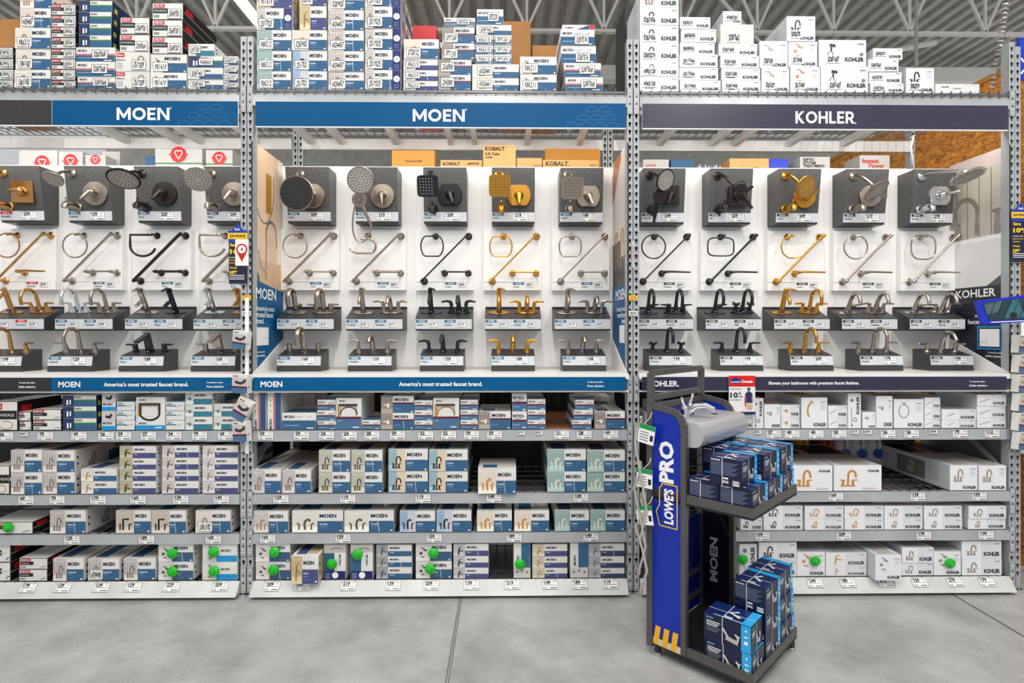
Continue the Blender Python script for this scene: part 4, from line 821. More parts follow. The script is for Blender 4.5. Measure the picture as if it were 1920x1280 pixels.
# ------------------------------------------------------------ display mounts, name cards, shower kits
def card(b, F, u0, v0, w, h, brand, name, price, big=False, base=GREYP):
    red = brand == 'DELTA'
    b.rect(F, u0, v0, u0+w, v0+h, base, 1)
    bc = RED if red else (mat((60, 60, 64), .4) if brand == 'KOHLER' else C(30, 110, 150))
    tw = min(.085, w*.42); b.rect(F, u0+.004, v0+h*.66, u0+tw, v0+h*.95, bc, 2); b.text(F, brand, u0+.004+tw*.5, v0+h*.805, h*.17, TXTW, 3, w=tw*.55)
    b.text(F, name, u0+.008, v0+h*.42, h*.2, INK, 2, align='l')
def price_box(b, F, u0, v0, w, h, price, big):
    b.rect(F, u0, v0, u0+w, v0+h, PAPER, 2); b.outline(F, u0, v0, u0+w, v0+h, .0014, INK, 3)
    if big:
        b.text(F, '$', u0+w*.09, v0+h*.82, h*.2, INK, 3); b.text(F, price, u0+w*.15, v0+h*.74, h*.42, INK, 3, align='l', bold=.045)
        b.rect(F, u0+w*.06, v0+h*.46, u0+w*.9, v0+h*.5, INK, 3); b.rect(F, u0+w*.7, v0+h*.72, u0+w*.92, v0+h*.75, GREY, 3); b.rect(F, u0+w*.7, v0+h*.84, u0+w*.88, v0+h*.87, GREY, 3)
        for q in (.08, .17, .26): b.rect(F, u0+w*q, v0+h*.1, u0+w*(q+.035), v0+h*.28, INK, 3)
        b.rect(F, u0+w*.5, v0+h*.14, u0+w*.92, v0+h*.22, INK, 3)
    else: b.text(F, '$'+price, u0+w*.42, v0+h*.6, h*.5, INK, 3, w=w*.66, bold=.035); b.rect(F, u0+w*.1, v0+h*.15, u0+w*.85, v0+h*.2, GREY, 3)
PROD = [ # bay, mount px, board px, riser px, plinth px, brand, name, finish, shower price, board price, riser prices, plinth price
 ('L', 34, 50, 29, -3, 'DELTA', 'Roandale', 'champagne', '239', '79', ('179', '159'), '199'),
 ('L', 162.5, 175, 158, 130, 'MOEN', 'Caldwell', 'nickel', '139', '49', ('69', '79'), '129'),
 ('L', 293.5, 303, 289, 264, 'MOEN', 'Rinza', 'black', '229', '79', ('179', '169'), '189'),
 ('L', 424, 431, 417, 399, 'MOEN', 'Rinza', 'nickel', '209', '69', ('129', '149'), '169'),
 ('M', 576.5, 581, 573, 560, 'MOEN', 'Avari', 'nickel', '209', '59', ('149', '129'), '169'),
 ('M', 704.5, 707, 702, 693, 'MOEN', 'Graeden', 'nickel', '219', '59', ('129', '119'), '159'),
 ('M', 834, 834, 832, 828, 'MOEN', 'Lindor', 'black', '209', '59', ('139', '119'), '159'),
 ('M', 962.5, 961, 962, 962, 'MOEN', 'Lindor', 'gold', '219', '59', ('149', '149'), '189'),
 ('M', 1091, 1089, 1092, 1096, 'MOEN', 'Lindor', 'nickel', '189', '49', ('119', '129'), '149'),
 ('R', 1245, 1243, 1247, 1258, 'KOHLER', 'Premise', 'black', '249', '79', ('169', '125'), '199'),
 ('R', 1371.5, 1367, 1375, 1391, 'KOHLER', 'Riff', 'black', '259', '102', ('179', '149'), '199'),
 ('R', 1499, 1492, 1503, 1523, 'KOHLER', 'Avant', 'gold', '249', '99', ('179', '169'), '209'),
 ('R', 1626, 1616, 1630, 1654, 'KOHLER', 'Dasetta', 'nickel', '219', '79', ('129', '129'), '179'),
 ('R', 1753, 1741, 1757, 1786, 'KOHLER', 'Parrea', 'polished', '279', '112', ('159', '139'), '199')]
ZM = 2.48
def face_y(z): return -.135-.045*(z-.075)/.305
def mount(i, p, x):
    b = MB(); w = .305; pr = [(0, 0), (-.12, 0), (-.13, .012), (-.135, .078), (-.18, .386), (0, .386)]
    b.hull([(-w/2, y, z) for y, z in reversed(pr)], [(w/2, y, z) for y, z in reversed(pr)], CHAR)
    t = thing('display_mount', where(i, 'dark grey wedge mount with price strip'), 'display mount', (x, PANEL-.001, ZM), group='wedge mounts for shower kits'); b.build('body', t)
    b = MB(); b.hull([(-w/2, -.133, .013), (w/2, -.133, .013), (w/2, -.139, .078), (-w/2, -.139, .078)], [(-w/2, -.128, .013), (w/2, -.128, .013), (w/2, -.134, .078), (-w/2, -.134, .078)], GREYP)
    F = Fr((-w/2, -.1332, .013), (1, 0, 0), (0, -.09, 1)); card(b, F, 0, 0, w, .064, p[5], p[6], None); o = b.build('price_strip', t); b = MB(); price_box(b, F, .15, .003, .105, .058, p[8], True); b.build('price_label', o)
    return t
ORDL = ['leftmost', 'second from left', 'third from left', 'fourth from left', 'fifth from left']
def where(i, s):
    b = PROD[i][0]; k = [j for j, q in enumerate(PROD) if q[0] == b].index(i)
    return '%s, %s in the %s' % (s, ORDL[k], BAYS[b])
def shower(i, p, x, spec):
    fin = FIN[spec.get('fin', p[7])]; fw = FINW[spec.get('fin', p[7])]
    O = (x, PANEL, ZM); hd = spec['head']       # (dx, y, z, normal, kind, r)
    fx, fz = spec.get('fl', (-.1, .335)); fy = face_y(fz)
    t = thing('shower_head', where(i, '%s %s shower head' % (fw, 'square' if hd[4] == 'sq' else 'round')), 'shower head', O, group='shower heads on display')
    hc = Vector(hd[:3]); n = Vector(hd[3]).normalized(); bt = .5 if spec.get('darkface') else 1.; back = hc-n*.05*bt
    b = MB(); b.lathe((fx, fy, fz), (0, -1, 0), [(0, .03), (.006, .03), (.012, .016), (.02, .011)], fin, 16)
    mid = Vector((fx, fy-.07, fz+.015)); P0 = Vector((fx, fy, fz)); pts = []
    for k in range(9):
        u = k/8; pts.append(P0*(1-u)**2+mid*2*u*(1-u)+back*u*u)
    b.tube(pts, .0105, fin, 10); b.build('shower_arm', t)
    b = MB(); r = hd[5]; dk = mat((168, 164, 158), .4) if spec.get('fin', p[7]) not in ('black', 'gold') else (BLK if spec.get('fin', p[7]) == 'black' else mat((176, 130, 60), .4))
    if spec.get('darkface'): dk = mat((36, 36, 36), .5)
    if hd[4] == 'sq':
        u = Vector((1, 0, 0)); v = n.cross(u).normalized(); v = -v if v.z < 0 else v
        sq = []
        for k in range(20):
            a = 2*pi*k/20+pi/4; c, s = cos(a), sin(a); e = .28; sq.append((r*math.copysign(abs(c)**e, c), r*math.copysign(abs(s)**e, s)))
        A = [hc+u*a*1. +v*c for a, c in sq]; Bk = [hc-n*.014+u*a+v*c for a, c in sq]; Bb = [back+u*a*.2+v*c*.2 for a, c in sq]
        m_ = len(sq); b.add(A+Bk+Bb, [tuple(range(m_))]+[(q, m_+q, m_+(q+1) % m_, (q+1) % m_) for q in range(m_)]+[(m_+q, 2*m_+q, 2*m_+(q+1) % m_, m_+(q+1) % m_) for q in range(m_)], fin)
        FF = Fr(hc, n.cross(v)*-1 if n.cross(v).x < 0 else n.cross(v), v)
        if FF.N.dot(n) < 0: FF = Fr(hc, -FF.U, v)
        FF.O = FF.O+n*.0005
        for q in range(6):
            for w_ in range(6):
                b.disc(FF, (q-2.5)*r*.27, (w_-2.5)*r*.27, r*.05, INK if spec.get('fin', p[7]) != 'black' else LGREY, 2, 6)
    else:
        b.lathe(back, n, [(0, .014), (.012*bt, .018), (.026*bt, r*.5), (.034*bt, r*.93), (.05*bt-.004, r), (.05*bt, r*.97)], fin, 28)
        v = Vector((0, 0, 1))-n*n.z; v.normalize(); u = v.cross(n); FF = Fr(hc, u, v)
        if FF.N.dot(n) < 0: FF = Fr(hc, -u, v)
        b.disc(FF, 0, 0, r*(.86 if not spec.get('darkface') else .95), dk if spec.get('darkface') or 1 else dk, 1, 24)
        for ring, cnt in ((.3, 8), (.52, 14), (.72, 20)):
            for q in range(cnt): a = 2*pi*q/cnt+ring; b.disc(FF, r*ring*cos(a), r*ring*sin(a), r*.045, INK, 2, 6)
    b.build('spray_head', t)
    # valve
    vx, vz = spec.get('v', (.045, .21)); vy = face_y(vz)
    t = thing('valve_trim', where(i, '%s shower valve with lever' % fw), 'shower valve', O, group='shower valve trims on display')
    b = MB(); vr = spec.get('vr', .088); k = spec.get('vk', 'round')
    if k == 'sq':
        A = [(vx-vr, vy-.02, vz-vr), (vx+vr, vy-.014, vz-vr), (vx+vr*.95, vy-.02, vz+vr), (vx-vr*.95, vy-.026, vz+vr)]; Bq = [(a, vy+.002, c) for a, _, c in A]; b.hull(A, Bq, fin)
    elif k == 'oct':
        n8 = [(vr*cos(a)*(1 if abs(cos(a)) > .3 else 1), max(-vr*.88, min(vr*.88, vr*sin(a)*1.12))) for a in [2*pi*q/28 for q in range(28)]]
        b.hull([(vx+a*.94, vy-.016, vz+c*.94) for a, c in n8], [(vx+a, vy+.002, vz+c) for a, c in n8], fin)
    else: b.lathe((vx, vy, vz), (0, -1, 0), [(0, vr), (.006, vr), (.012, vr*.94), (.014, vr*.6), (.018, vr*.58), (.02, vr*.3)], fin, 32)
    b.build('escutcheon', t)
    b = MB(); b.lathe((vx, vy-.018, vz), (0, -1, 0), [(0, .034), (.025, .028), (.045, .02), (.05, .012)], fin, 16)
    ld = Vector(spec.get('ld', (-.03, -.01, -.07))); b.tube([Vector((vx, vy-.055, vz))+Vector((0, 0, .008)), Vector((vx, vy-.06, vz))+ld*.5, Vector((vx, vy-.06, vz))+ld], [.013, .011, .008], fin, 8, flat=1.2); b.build('lever_handle', t)
    # tub spout
    if spec.get('spout', True):
        sx, sz = spec.get('s', (-.085, .105)); sy = face_y(sz)
        b = MB(); L = spec.get('sl', .12)
        b.lathe((sx, sy, sz), (0, -1, 0), [(0, .034), (.008, .034), (.016, .026)], fin, 16); b.tube([(sx, sy, sz), (sx, sy-L*.5, sz+.004), (sx, sy-L*.85, sz), (sx, sy-L, sz-.012), (sx, sy-L-.003, sz-.03)], [.027, .025, .024, .022, .018], fin, 12)
        if spec.get('dv', True): b.tube([(sx, sy-L*.9, sz+.015), (sx, sy-L*.9, sz+.04)], .005, fin, 6); b.lathe((sx, sy-L*.9, sz+.038), (0, 0, 1), [(0, .004), (.003, .008), (.008, .006)], fin, 8)
        t = b.build('tub_spout', None, O); tag(t, where(i, '%s tub filler spout' % fw), 'tub spout', 'tub spouts on display')
    if spec.get('hand'):
        hx, hy, hz, hr = spec['hand'][:4]; t = thing('hand_shower', where(i, '%s hand shower with looping hose' % fw), 'hand shower', O, group='hand showers on display')
        b = MB(); n = Vector((0, -1, -.2)).normalized(); c0 = Vector((hx, hy, hz)); b.lathe(c0-n*.03, n, [(0, .016), (.012, hr*.8), (.028, hr), (.03, hr*.9)], fin, 20)
        v = Vector((0, 0, 1))-n*n.z; v.normalize(); FF = Fr(c0, v.cross(n), v); FF = FF if FF.N.dot(n) > 0 else Fr(c0, -FF.U, v)
        for q in range(12): a = 2*pi*q/12; b.stroke(FF, [(hr*.2*cos(a), hr*.2*sin(a)), (hr*.75*cos(a), hr*.75*sin(a))], .003, INK, 1)
        e = Vector(spec['hand'][4]); b.tube([c0-n*.02, c0-n*.02+e*.5, c0-n*.02+e], [.015, .012, .009], fin, 10); b.build('handset', t)
        b = MB(); s0 = c0-n*.02+e; lo = spec['hand'][5]; st = Vector((hx-.03, hy+.03, hz-.03)); P = []
        for k2 in range(25):
            u = k2/24; a = pi*u; base = s0*(1-u)+st*u; P.append(base+Vector((-.045*sin(a)*(1 if lo > .1 else .3)*u*2+.02*sin(a)*(1-u), -.01, -lo*sin(a))))
        b.tube(P, .0058, fin, 6); b.build('hose', t)
NF = (0, -.78, -.62)
SPEC = [
 dict(head=(-.1, -.33, .29, NF, 'sq', .05), vk='sq', vr=.075, v=(.03, .205), ld=(-.06, -.01, .0)),
 dict(head=(-.1, -.34, .25, (0, -.6, -.8), 'round', .063), v=(.05, .2), ld=(-.045, -.03, -.06)),
 dict(head=(-.105, -.36, .245, (.1, -.45, -.89), 'round', .102), v=(.05, .2), fin='bronze', ld=(-.04, -.03, -.06)),
 dict(head=(-.1, -.35, .25, (.3, -.75, -.6), 'round', .088), v=(.05, .2), ld=(-.03, -.03, -.06)),
 dict(head=(-.02, -.33, .165, (-.05, -1, -.12), 'round', .118), v=(.03, .19), vr=.09, darkface=1, spout=False, fl=(-.05, .335)),
 dict(head=(-.055, -.38, .24, (0, -.95, -.3), 'round', .092), v=(.045, .19), hand=(-.075, -.34, .12, .05, (.07, .04, -.17), .18), ld=(.01, -.01, -.07), spout=False),
 dict(head=(-.1, -.33, .215, (.05, -.95, -.3), 'sq', .072), vk='oct', v=(.035, .2), ld=(.025, -.02, -.07), s=(-.085, .1), sl=.07),
 dict(head=(-.095, -.33, .22, (0, -.97, -.2), 'sq', .074), vk='oct', v=(.04, .195), ld=(.0, -.02, -.07), s=(-.085, .1), sl=.07),
 dict(head=(-.085, -.33, .205, (0, -.95, -.3), 'sq', .074), vk='oct', v=(.045, .19), ld=(.025, -.02, -.07), s=(-.085, .1), sl=.07),
 dict(head=(-.045, -.37, .25, (.45, -.8, -.4), 'round', .078), vk='sq', vr=.065, v=(.045, .2), hand=(-.07, -.33, .15, .052, (-.03, .04, -.17), .06), s=(-.085, .1), fin='bronze'),
 dict(head=(-.01, -.33, .205, (.5, -.7, -.6), 'round', .056), vk='sq', vr=.07, v=(.045, .19), ld=(.07, -.05, .05), hand=(-.01, -.36, .19, .045, (.075, -.02, -.13), .02), s=(-.08, .105), fin='bronze'),
 dict(head=(-.02, -.3, .225, (.3, -.85, -.4), 'round', .08), v=(.045, .19), vr=.08, ld=(.05, -.05, .02)),
 dict(head=(-.025, -.32, .2, (.35, -.5, -.8), 'round', .085), v=(.03, .2), vr=.08, ld=(.05, -.05, -.03)),
 dict(head=(.0, -.46, .255, (.15, -.3, -.95), 'round', .105), v=(.04, .2), vk='oct', vr=.08, ld=(.06, -.06, .01), fin='chrome')]
# ------------------------------------------------------------ boards with towel ring, towel bar and paper holder
def ring_pts(k):
    if k == 'o': return [(.086*cos(a), .086*sin(a)-.0) for a in [2*pi*q/32 for q in range(32)]], True
    if k == 'flat': return [(.08*math.copysign(abs(cos(a))**.8, cos(a)), max(-.072, min(.072, .088*sin(a)))) for a in [2*pi*q/36 for q in range(36)]], True
    if k == 'rect': return [(.095*math.copysign(abs(cos(a))**.5, cos(a)), .066*math.copysign(abs(sin(a))**.5, sin(a))) for a in [2*pi*q/36 for q in range(36)]], True
    if k == 'soft': return [(.09*math.copysign(abs(cos(a))**.62, cos(a)), .088*math.copysign(abs(sin(a))**.75, sin(a))) for a in [2*pi*q/36 for q in range(36)]], True
    if k == 'D': return [(.05, .077), (-.1, .077), (-.1, .0)]+arc(-.01, -.0, .09, 180, 345, 12, .075), False
    if k == 'C': return [(-.02, .05), (.05, .05)]+arc(.05, 0, .04, 80, -90, 8, .05)+[(-.05, -.05), (-.085, -.035), (-.095, -.02)], False
    if k == 'hook': return [(.045, .085), (.0, .08), (-.04, .05), (-.055, .0), (-.04, -.05), (0, -.08), (.05, -.082), (.09, -.065)], False
RK = ['o', 'o', 'D', 'D', 'o', 'C', 'flat', 'flat', 'flat', 'o', 'rect', 'hook', 'o', 'soft']
RFIN = ['champagne', 'nickel', 'bronze', 'nickel', 'nickel', 'nickel', 'black', 'gold', 'nickel', 'bronze', 'black', 'gold', 'nickel', 'polished']
def post(b, x, z, y1, fin, r=.023):
    b.lathe((x, 0, z), (0, -1, 0), [(0, r), (.006, r), (.016, r*.55), (.04, r*.42), (y1*-1, r*.36)], fin, 14)
def board(i, p, x):
    zb_ = 2.008; Y = .455; w = .42; h = .44
    t = thing('sample_board', where(i, 'white sample board with name card'), 'display board', (x, Y, zb_), group='white accessory boards')
    b = MB(); b.box(-w/2, w/2, 0, PANEL-Y-.001, 0, h, PW); b.box(-w/2, w/2, -.004, -.0005, .062, .066, WHITE); b.build('board', t)
    b = MB(); u0 = .0 if p[0] != 'R' else .0; b.box(0, w/2, -.004, -.0006, .001, .061, WHITE); F = Fr((0, -.004, .001), (1, 0, 0), (0, 0, 1)); card(b, F, 0, 0, w/2-.001, .06, p[5], p[6], None, base=WHITE); o = b.build('name_card', t); b = MB(); price_box(b, F, .1, .018, .055, .034, p[9], False); b.build('price_label', o)
    fn = RFIN[i]; fin = FIN[fn]; fw = FINW[fn]; O = (x, Y-.0005, zb_)
    t = thing('towel_ring', where(i, '%s towel ring on white board' % fw), 'towel ring', O, group='towel rings on display')
    P, cl = ring_pts(RK[i]); cz = .312; b = MB(); b.tube([(-.085+a, -.062, cz+c) for a, c in P], .0052 if RK[i] not in 'DC' else .0085, fin, 8, closed=cl); b.build('ring', t)
    b = MB(); post(b, -.065 if RK[i] != 'D' else -.03, cz+.08, -.068, fin); b.tube([(-.085 if cl else -.06, -.062, cz+.075), (-.055, -.066, cz+.082)], .009, fin, 8); b.build('post', t)
    t = thing('towel_bar', where(i, '%s diagonal towel bar on white board' % fw), 'towel bar', O, group='diagonal towel bars on display')
    a0 = Vector((-.158, -.066, .065)); a1 = Vector((.165, -.066, .392)); b = MB(); b.tube([a0, a1], .011 if i in (2, 3) else .0058 if i in (6, 7, 8, 9) else .0082, fin, 10); b.build('bar', t)
    for q in (a0, a1): b = MB(); post(b, q.x+.01, q.z, -.066, fin, .026); b.lathe(q+Vector((.004, 0, 0)), (a1-a0).normalized(), [(-.016, .007), (-.012, .0125), (.012, .0125), (.016, .007)], fin, 10); b.build('post', t)
    t = thing('paper_holder', where(i, '%s paper holder on white board' % fw), 'paper holder', O, group='toilet paper holders on display')
    z = .128; b = MB()
    if p[0] == 'R' or i == 0: b.tube([(-.02, -.06, z), (.03, -.066, z+.004), (.18, -.066, z)], [.012, .008, .0065], fin, 8); b.build('arm', t); ps = (-.01,)
    else: b.tube([(-.02, -.066, z), (.18, -.066, z)], .009 if RK[i] in 'DC' else .0065, fin, 8); b.build('arm', t); ps = (.0, .172)
    for q in ps: b = MB(); post(b, q, z-.004, -.066, fin, .024); b.lathe((q, -.066, z), (1, 0, 0), [(-.012, .008), (-.008, .012), (.008, .012), (.012, .008)], fin, 10); b.build('post', t)
# ------------------------------------------------------------ faucets
def spout_mesh(k, fin, s=1.):
    b = MB()
    if k == 'arc': P = [(0, 0, 0), (0, 0, .02), (0, .004, .07), (0, .006, .12)]+[(0, -.062+.068*cos(a), .122+.062*sin(a)) for a in [pi*q/10 for q in range(0, 11)]]+[(0, -.132, .1)]; R = [.02, .016, .0125, .0115]+[.0112]*11+[.0115]
    elif k == 'ribbon':
        P = [(0, 0, 0), (0, .0, .05), (0, .004, .12)]+[(0, -.056+.06*cos(a), .13+.055*sin(a)) for a in [pi*q/10 for q in range(0, 11)]]+[(0, -.117, .1), (0, -.117, .085)]; R = [.01]*len(P)
        b.tube([(x*s, y*s, z*s) for x, y, z in P], [r*s for r in R], fin, 12, flat=1.9, fd=(1, 0, 0)); b.lathe((0, 0, 0), (0, 0, 1), [(0, .024), (.006, .022)], fin, 16); return b
    elif k == 'low': P = [(0, 0, 0), (0, 0, .03), (0, -.006, .08), (0, -.02, .115), (0, -.045, .132), (0, -.075, .13), (0, -.1, .112), (0, -.108, .1)]; R = [.024, .018, .0145, .014, .014, .014, .014, .0135]
    elif k == 'lowarc': P = [(0, 0, 0), (0, 0, .03), (0, -.0, .08), (0, -.012, .13), (0, -.04, .155), (0, -.075, .155), (0, -.105, .13), (0, -.115, .11)]; R = [.024, .018, .0135, .0125, .012, .012, .0125, .013]
    elif k == 'square':
        b.hull([(-.02, -.018, 0), (-.02, .018, 0), (.02, .018, 0), (.02, -.018, 0)], [(-.018, -.03, .125), (-.018, .0, .14), (.018, .0, .14), (.018, -.03, .125)], fin)
        b.hull([(-.017, -.015, .135), (-.017, -.015, .115), (.017, -.015, .115), (.017, -.015, .135)], [(-.017, -.13, .115), (-.017, -.13, .1), (.017, -.13, .1), (.017, -.13, .115)], fin); b.lathe((0, 0, 0), (0, 0, 1), [(0, .027), (.005, .026)], fin, 16); return b
    elif k == 'single':
        b.tube([(0, 0, 0), (0, -.004, .02), (0, -.02, .135), (0, -.024, .155)], [.02, .018, .0175, .018], fin, 16); b.tube([(0, -.012, .085), (0, -.06, .092), (0, -.11, .082)], [.012, .012, .011], fin, 10, flat=1.3, fd=(1, 0, 0))
        b.tube([(0, -.02, .158), (0, -.03, .172)], [.018, .016], fin, 12); return b
    elif k == 'tall':
        b.tube([(0, 0, 0), (0, 0, .02), (0, .0, .13), (0, -.004, .16)], [.022, .018, .016, .015], fin, 14); b.tube([(0, -.0, .135), (0, -.05, .135), (0, -.085, .115), (0, -.095, .09)], [.012, .0125, .012, .011], fin, 10); return b
    b.tube([(x*s, y*s, z*s) for x, y, z in P], [r*s for r in R], fin, 12); b.lathe((0, 0, 0), (0, 0, 1), [(0, .027), (.006, .026), (.01, .02)], fin, 18)
    return b
_FC = {}
def handle_mesh(k, fn, sg):
    kk = (k, fn, sg)
    if kk in _FC: return _FC[kk]
    b = MB(); fin = FIN[fn]
    if k == 'lever': b.lathe((0, 0, 0), (0, 0, 1), [(0, .023), (.008, .021), (.035, .013), (.06, .0105), (.066, .008)], fin, 14); b.tube([(0, 0, .06), (sg*.02, -.004, .067), (sg*.065, -.01, .066)], [.009, .007, .0055], fin, 8, flat=1.3)
    elif k == 'cyl': b.lathe((0, 0, 0), (0, 0, 1), [(0, .02), (.005, .02), (.006, .017), (.055, .017), (.058, .015)], fin, 16); b.tube([(0, 0, .052), (sg*.062, -.004, .056)], [.008, .005], fin, 8, flat=1.4)
    elif k == 'swoop': b.lathe((0, 0, 0), (0, 0, 1), [(0, .024), (.008, .02), (.04, .0115), (.062, .011)], fin, 14); b.tube([(0, 0, .05), (sg*.006, 0, .075), (sg*.03, -.004, .084), (sg*.07, -.008, .078)], [.011, .0105, .008, .0055], fin, 8, flat=1.3)
    elif k == 'cross':
        b.lathe((0, 0, 0), (0, 0, 1), [(0, .021), (.006, .02), (.012, .014), (.05, .0125), (.062, .01)], fin, 14)
        for a in (.4, .4+pi/2, .4+pi, .4+1.5*pi): b.tube([(0, 0, .06), (.033*cos(a), .033*sin(a), .063)], [.006, .006], fin, 8)
    elif k == 'knob': b.lathe((0, 0, 0), (0, 0, 1), [(0, .022), (.006, .021), (.014, .013), (.03, .015), (.04, .011), (.05, .013), (.06, .009)], fin, 16); b.tube([(-.012, 0, .055), (sg*.06, -.004, .058)], [.006, .008], fin, 8); b.lathe((sg*.058, 0, .058), (sg, 0, 0), [(0, .006), (.006, .009), (.012, .004)], fin, 10)
    me = b.mesh('handle'); _FC[kk] = me; return me
def sticker_blue():
    b = MB(); F = Fr((0, -.024, .012), (1, 0, 0), (0, 0, 1)); b.poly(F, [(.014*cos(a), .009*sin(a)) for a in [2*pi*q/14 for q in range(14)]], mat((20, 34, 110), .4), 1); b.rect(F, -.007, -.002, .007, .002, LGREY, 2); return b.mesh('blue_sticker')
BST = sticker_blue()
def faucet(conf, sp, hk, fn, loc, label, s=1., tilt=0.):
    t = thing('bathroom_faucet' if conf != 'W' else 'widespread_faucet', label, 'faucet', loc, (tilt, 0, 0), group='faucets displayed on the %s' % ('upper steps' if conf != 'W' else 'lower plinths'))
    key = ('sp', sp, fn)
    if key not in _FC: _FC[key] = spout_mesh(sp, FIN[fn]).mesh('spout')
    zz = .008 if conf != 'W' else 0
    so = link('spout', _FC[key], t, (0, 0, zz)); link('blue_sticker', BST, so, (0, -.002, 0))
    if conf == 'C':
        k2 = ('base', fn)
        if k2 not in _FC:
            b = MB(); b.lathe((0, 0, 0), (0, 0, 1), [(0, .028), (.007, .028), (.01, .025)], FIN[fn], 28, sx=3.0); _FC[k2] = b.mesh('base_plate')
        link('base_plate', _FC[k2], t)
        for sg in (-1, 1): link('handle', handle_mesh(hk, fn, sg), t, (sg*.052, 0, .008))
    elif conf == 'W':
        for sg in (-1, 1): link('handle', handle_mesh(hk, fn, sg), t, (sg*.1, .004, 0))
    else:
        k2 = ('deck', fn)
        if k2 not in _FC:
            b = MB(); b.lathe((0, 0, 0), (0, 0, 1), [(0, .03), (.004, .03), (.006, .028)], FIN[fn], 28, sx=2.6); _FC[k2] = b.mesh('deck_plate')
        link('deck_plate', _FC[k2], t)
        b = MB()
        if sp == 'single': b.tube([(0, -.022, .17), (0, -.04, .186), (0, -.1, .19)], [.016, .01, .006], FIN[fn], 8, flat=1.5, fd=(1, 0, 0)); 
        elif sp == 'tall': b.tube([(0, .0, .158), (.0, -.0, .176)], [.016, .014], FIN[fn], 12); b.tube([(0, 0, .175), (.03, -.03, .182), (.04, -.07, .186)], [.01, .007, .005], FIN[fn], 8, flat=1.5, fd=(1, 0, 0))
        else: b.tube([(0, 0, .045), (.045, -.0, .05)], .012, FIN[fn], 10); b.tube([(.04, 0, .05), (.055, -.02, .062), (.058, -.05, .075)], [.008, .006, .005], FIN[fn], 8)
        b.build('lever_handle', t, (0, 0, zz))
    return t
FS = [ # (riser A), (riser B), (plinth): (conf, spout, handle, finish)
 (('S', 'tall', '', 'champagne'), ('C', 'arc', 'lever', 'champagne'), ('W', 'arc', 'lever', 'champagne')),
 (('C', 'arc', 'lever', 'chrome'), ('C', 'arc', 'lever', 'nickel'), ('W', 'arc', 'lever', 'nickel')),
 (('S', 'single', '', 'polished'), ('S', 'single', '', 'black'), ('W', 'square', 'cyl', 'black')),
 (('S', 'single', '', 'chrome'), ('S', 'single', '', 'champagne'), ('W', 'square', 'cyl', 'nickel')),
 (('S', 'ribbon', '', 'nickel'), ('C', 'ribbon', 'cyl', 'nickel'), ('W', 'ribbon', 'cyl', 'nickel')),
 (('S', 'tall', '', 'nickel'), ('C', 'low', 'swoop', 'nickel'), ('W', 'low', 'swoop', 'nickel')),
 (('S', 'tall', '', 'black'), ('C', 'low', 'swoop', 'black'), ('W', 'low', 'swoop', 'black')),
 (('S', 'tall', '', 'gold'), ('C', 'low', 'swoop', 'gold'), ('W', 'low', 'swoop', 'gold')),
 (('S', 'tall', '', 'nickel'), ('C', 'low', 'swoop', 'nickel'), ('W', 'low', 'swoop', 'nickel')),
 (('S', 'arc', '', 'black'), ('C', 'arc', 'cyl', 'black'), ('W', 'arc', 'cross', 'black')),
 (('S', 'arc', '', 'black'), ('C', 'arc', 'cross', 'black'), ('W', 'arc', 'lever', 'black')),
 (('S', 'tall', '', 'gold'), ('C', 'arc', 'lever', 'gold'), ('W', 'arc', 'lever', 'gold')),
 (('S', 'lowarc', '', 'nickel'), ('C', 'lowarc', 'lever', 'nickel'), ('W', 'arc', 'lever', 'nickel')),
 (('S', 'lowarc', '', 'polished'), ('C', 'lowarc', 'knob', 'polished'), ('W', 'lowarc', 'knob', 'polished'))]
SPN = {'arc': 'high arc', 'ribbon': 'flat ribbon', 'low': 'low curved', 'lowarc': 'curved', 'square': 'square', 'single': 'leaning single', 'tall': 'tall single'}
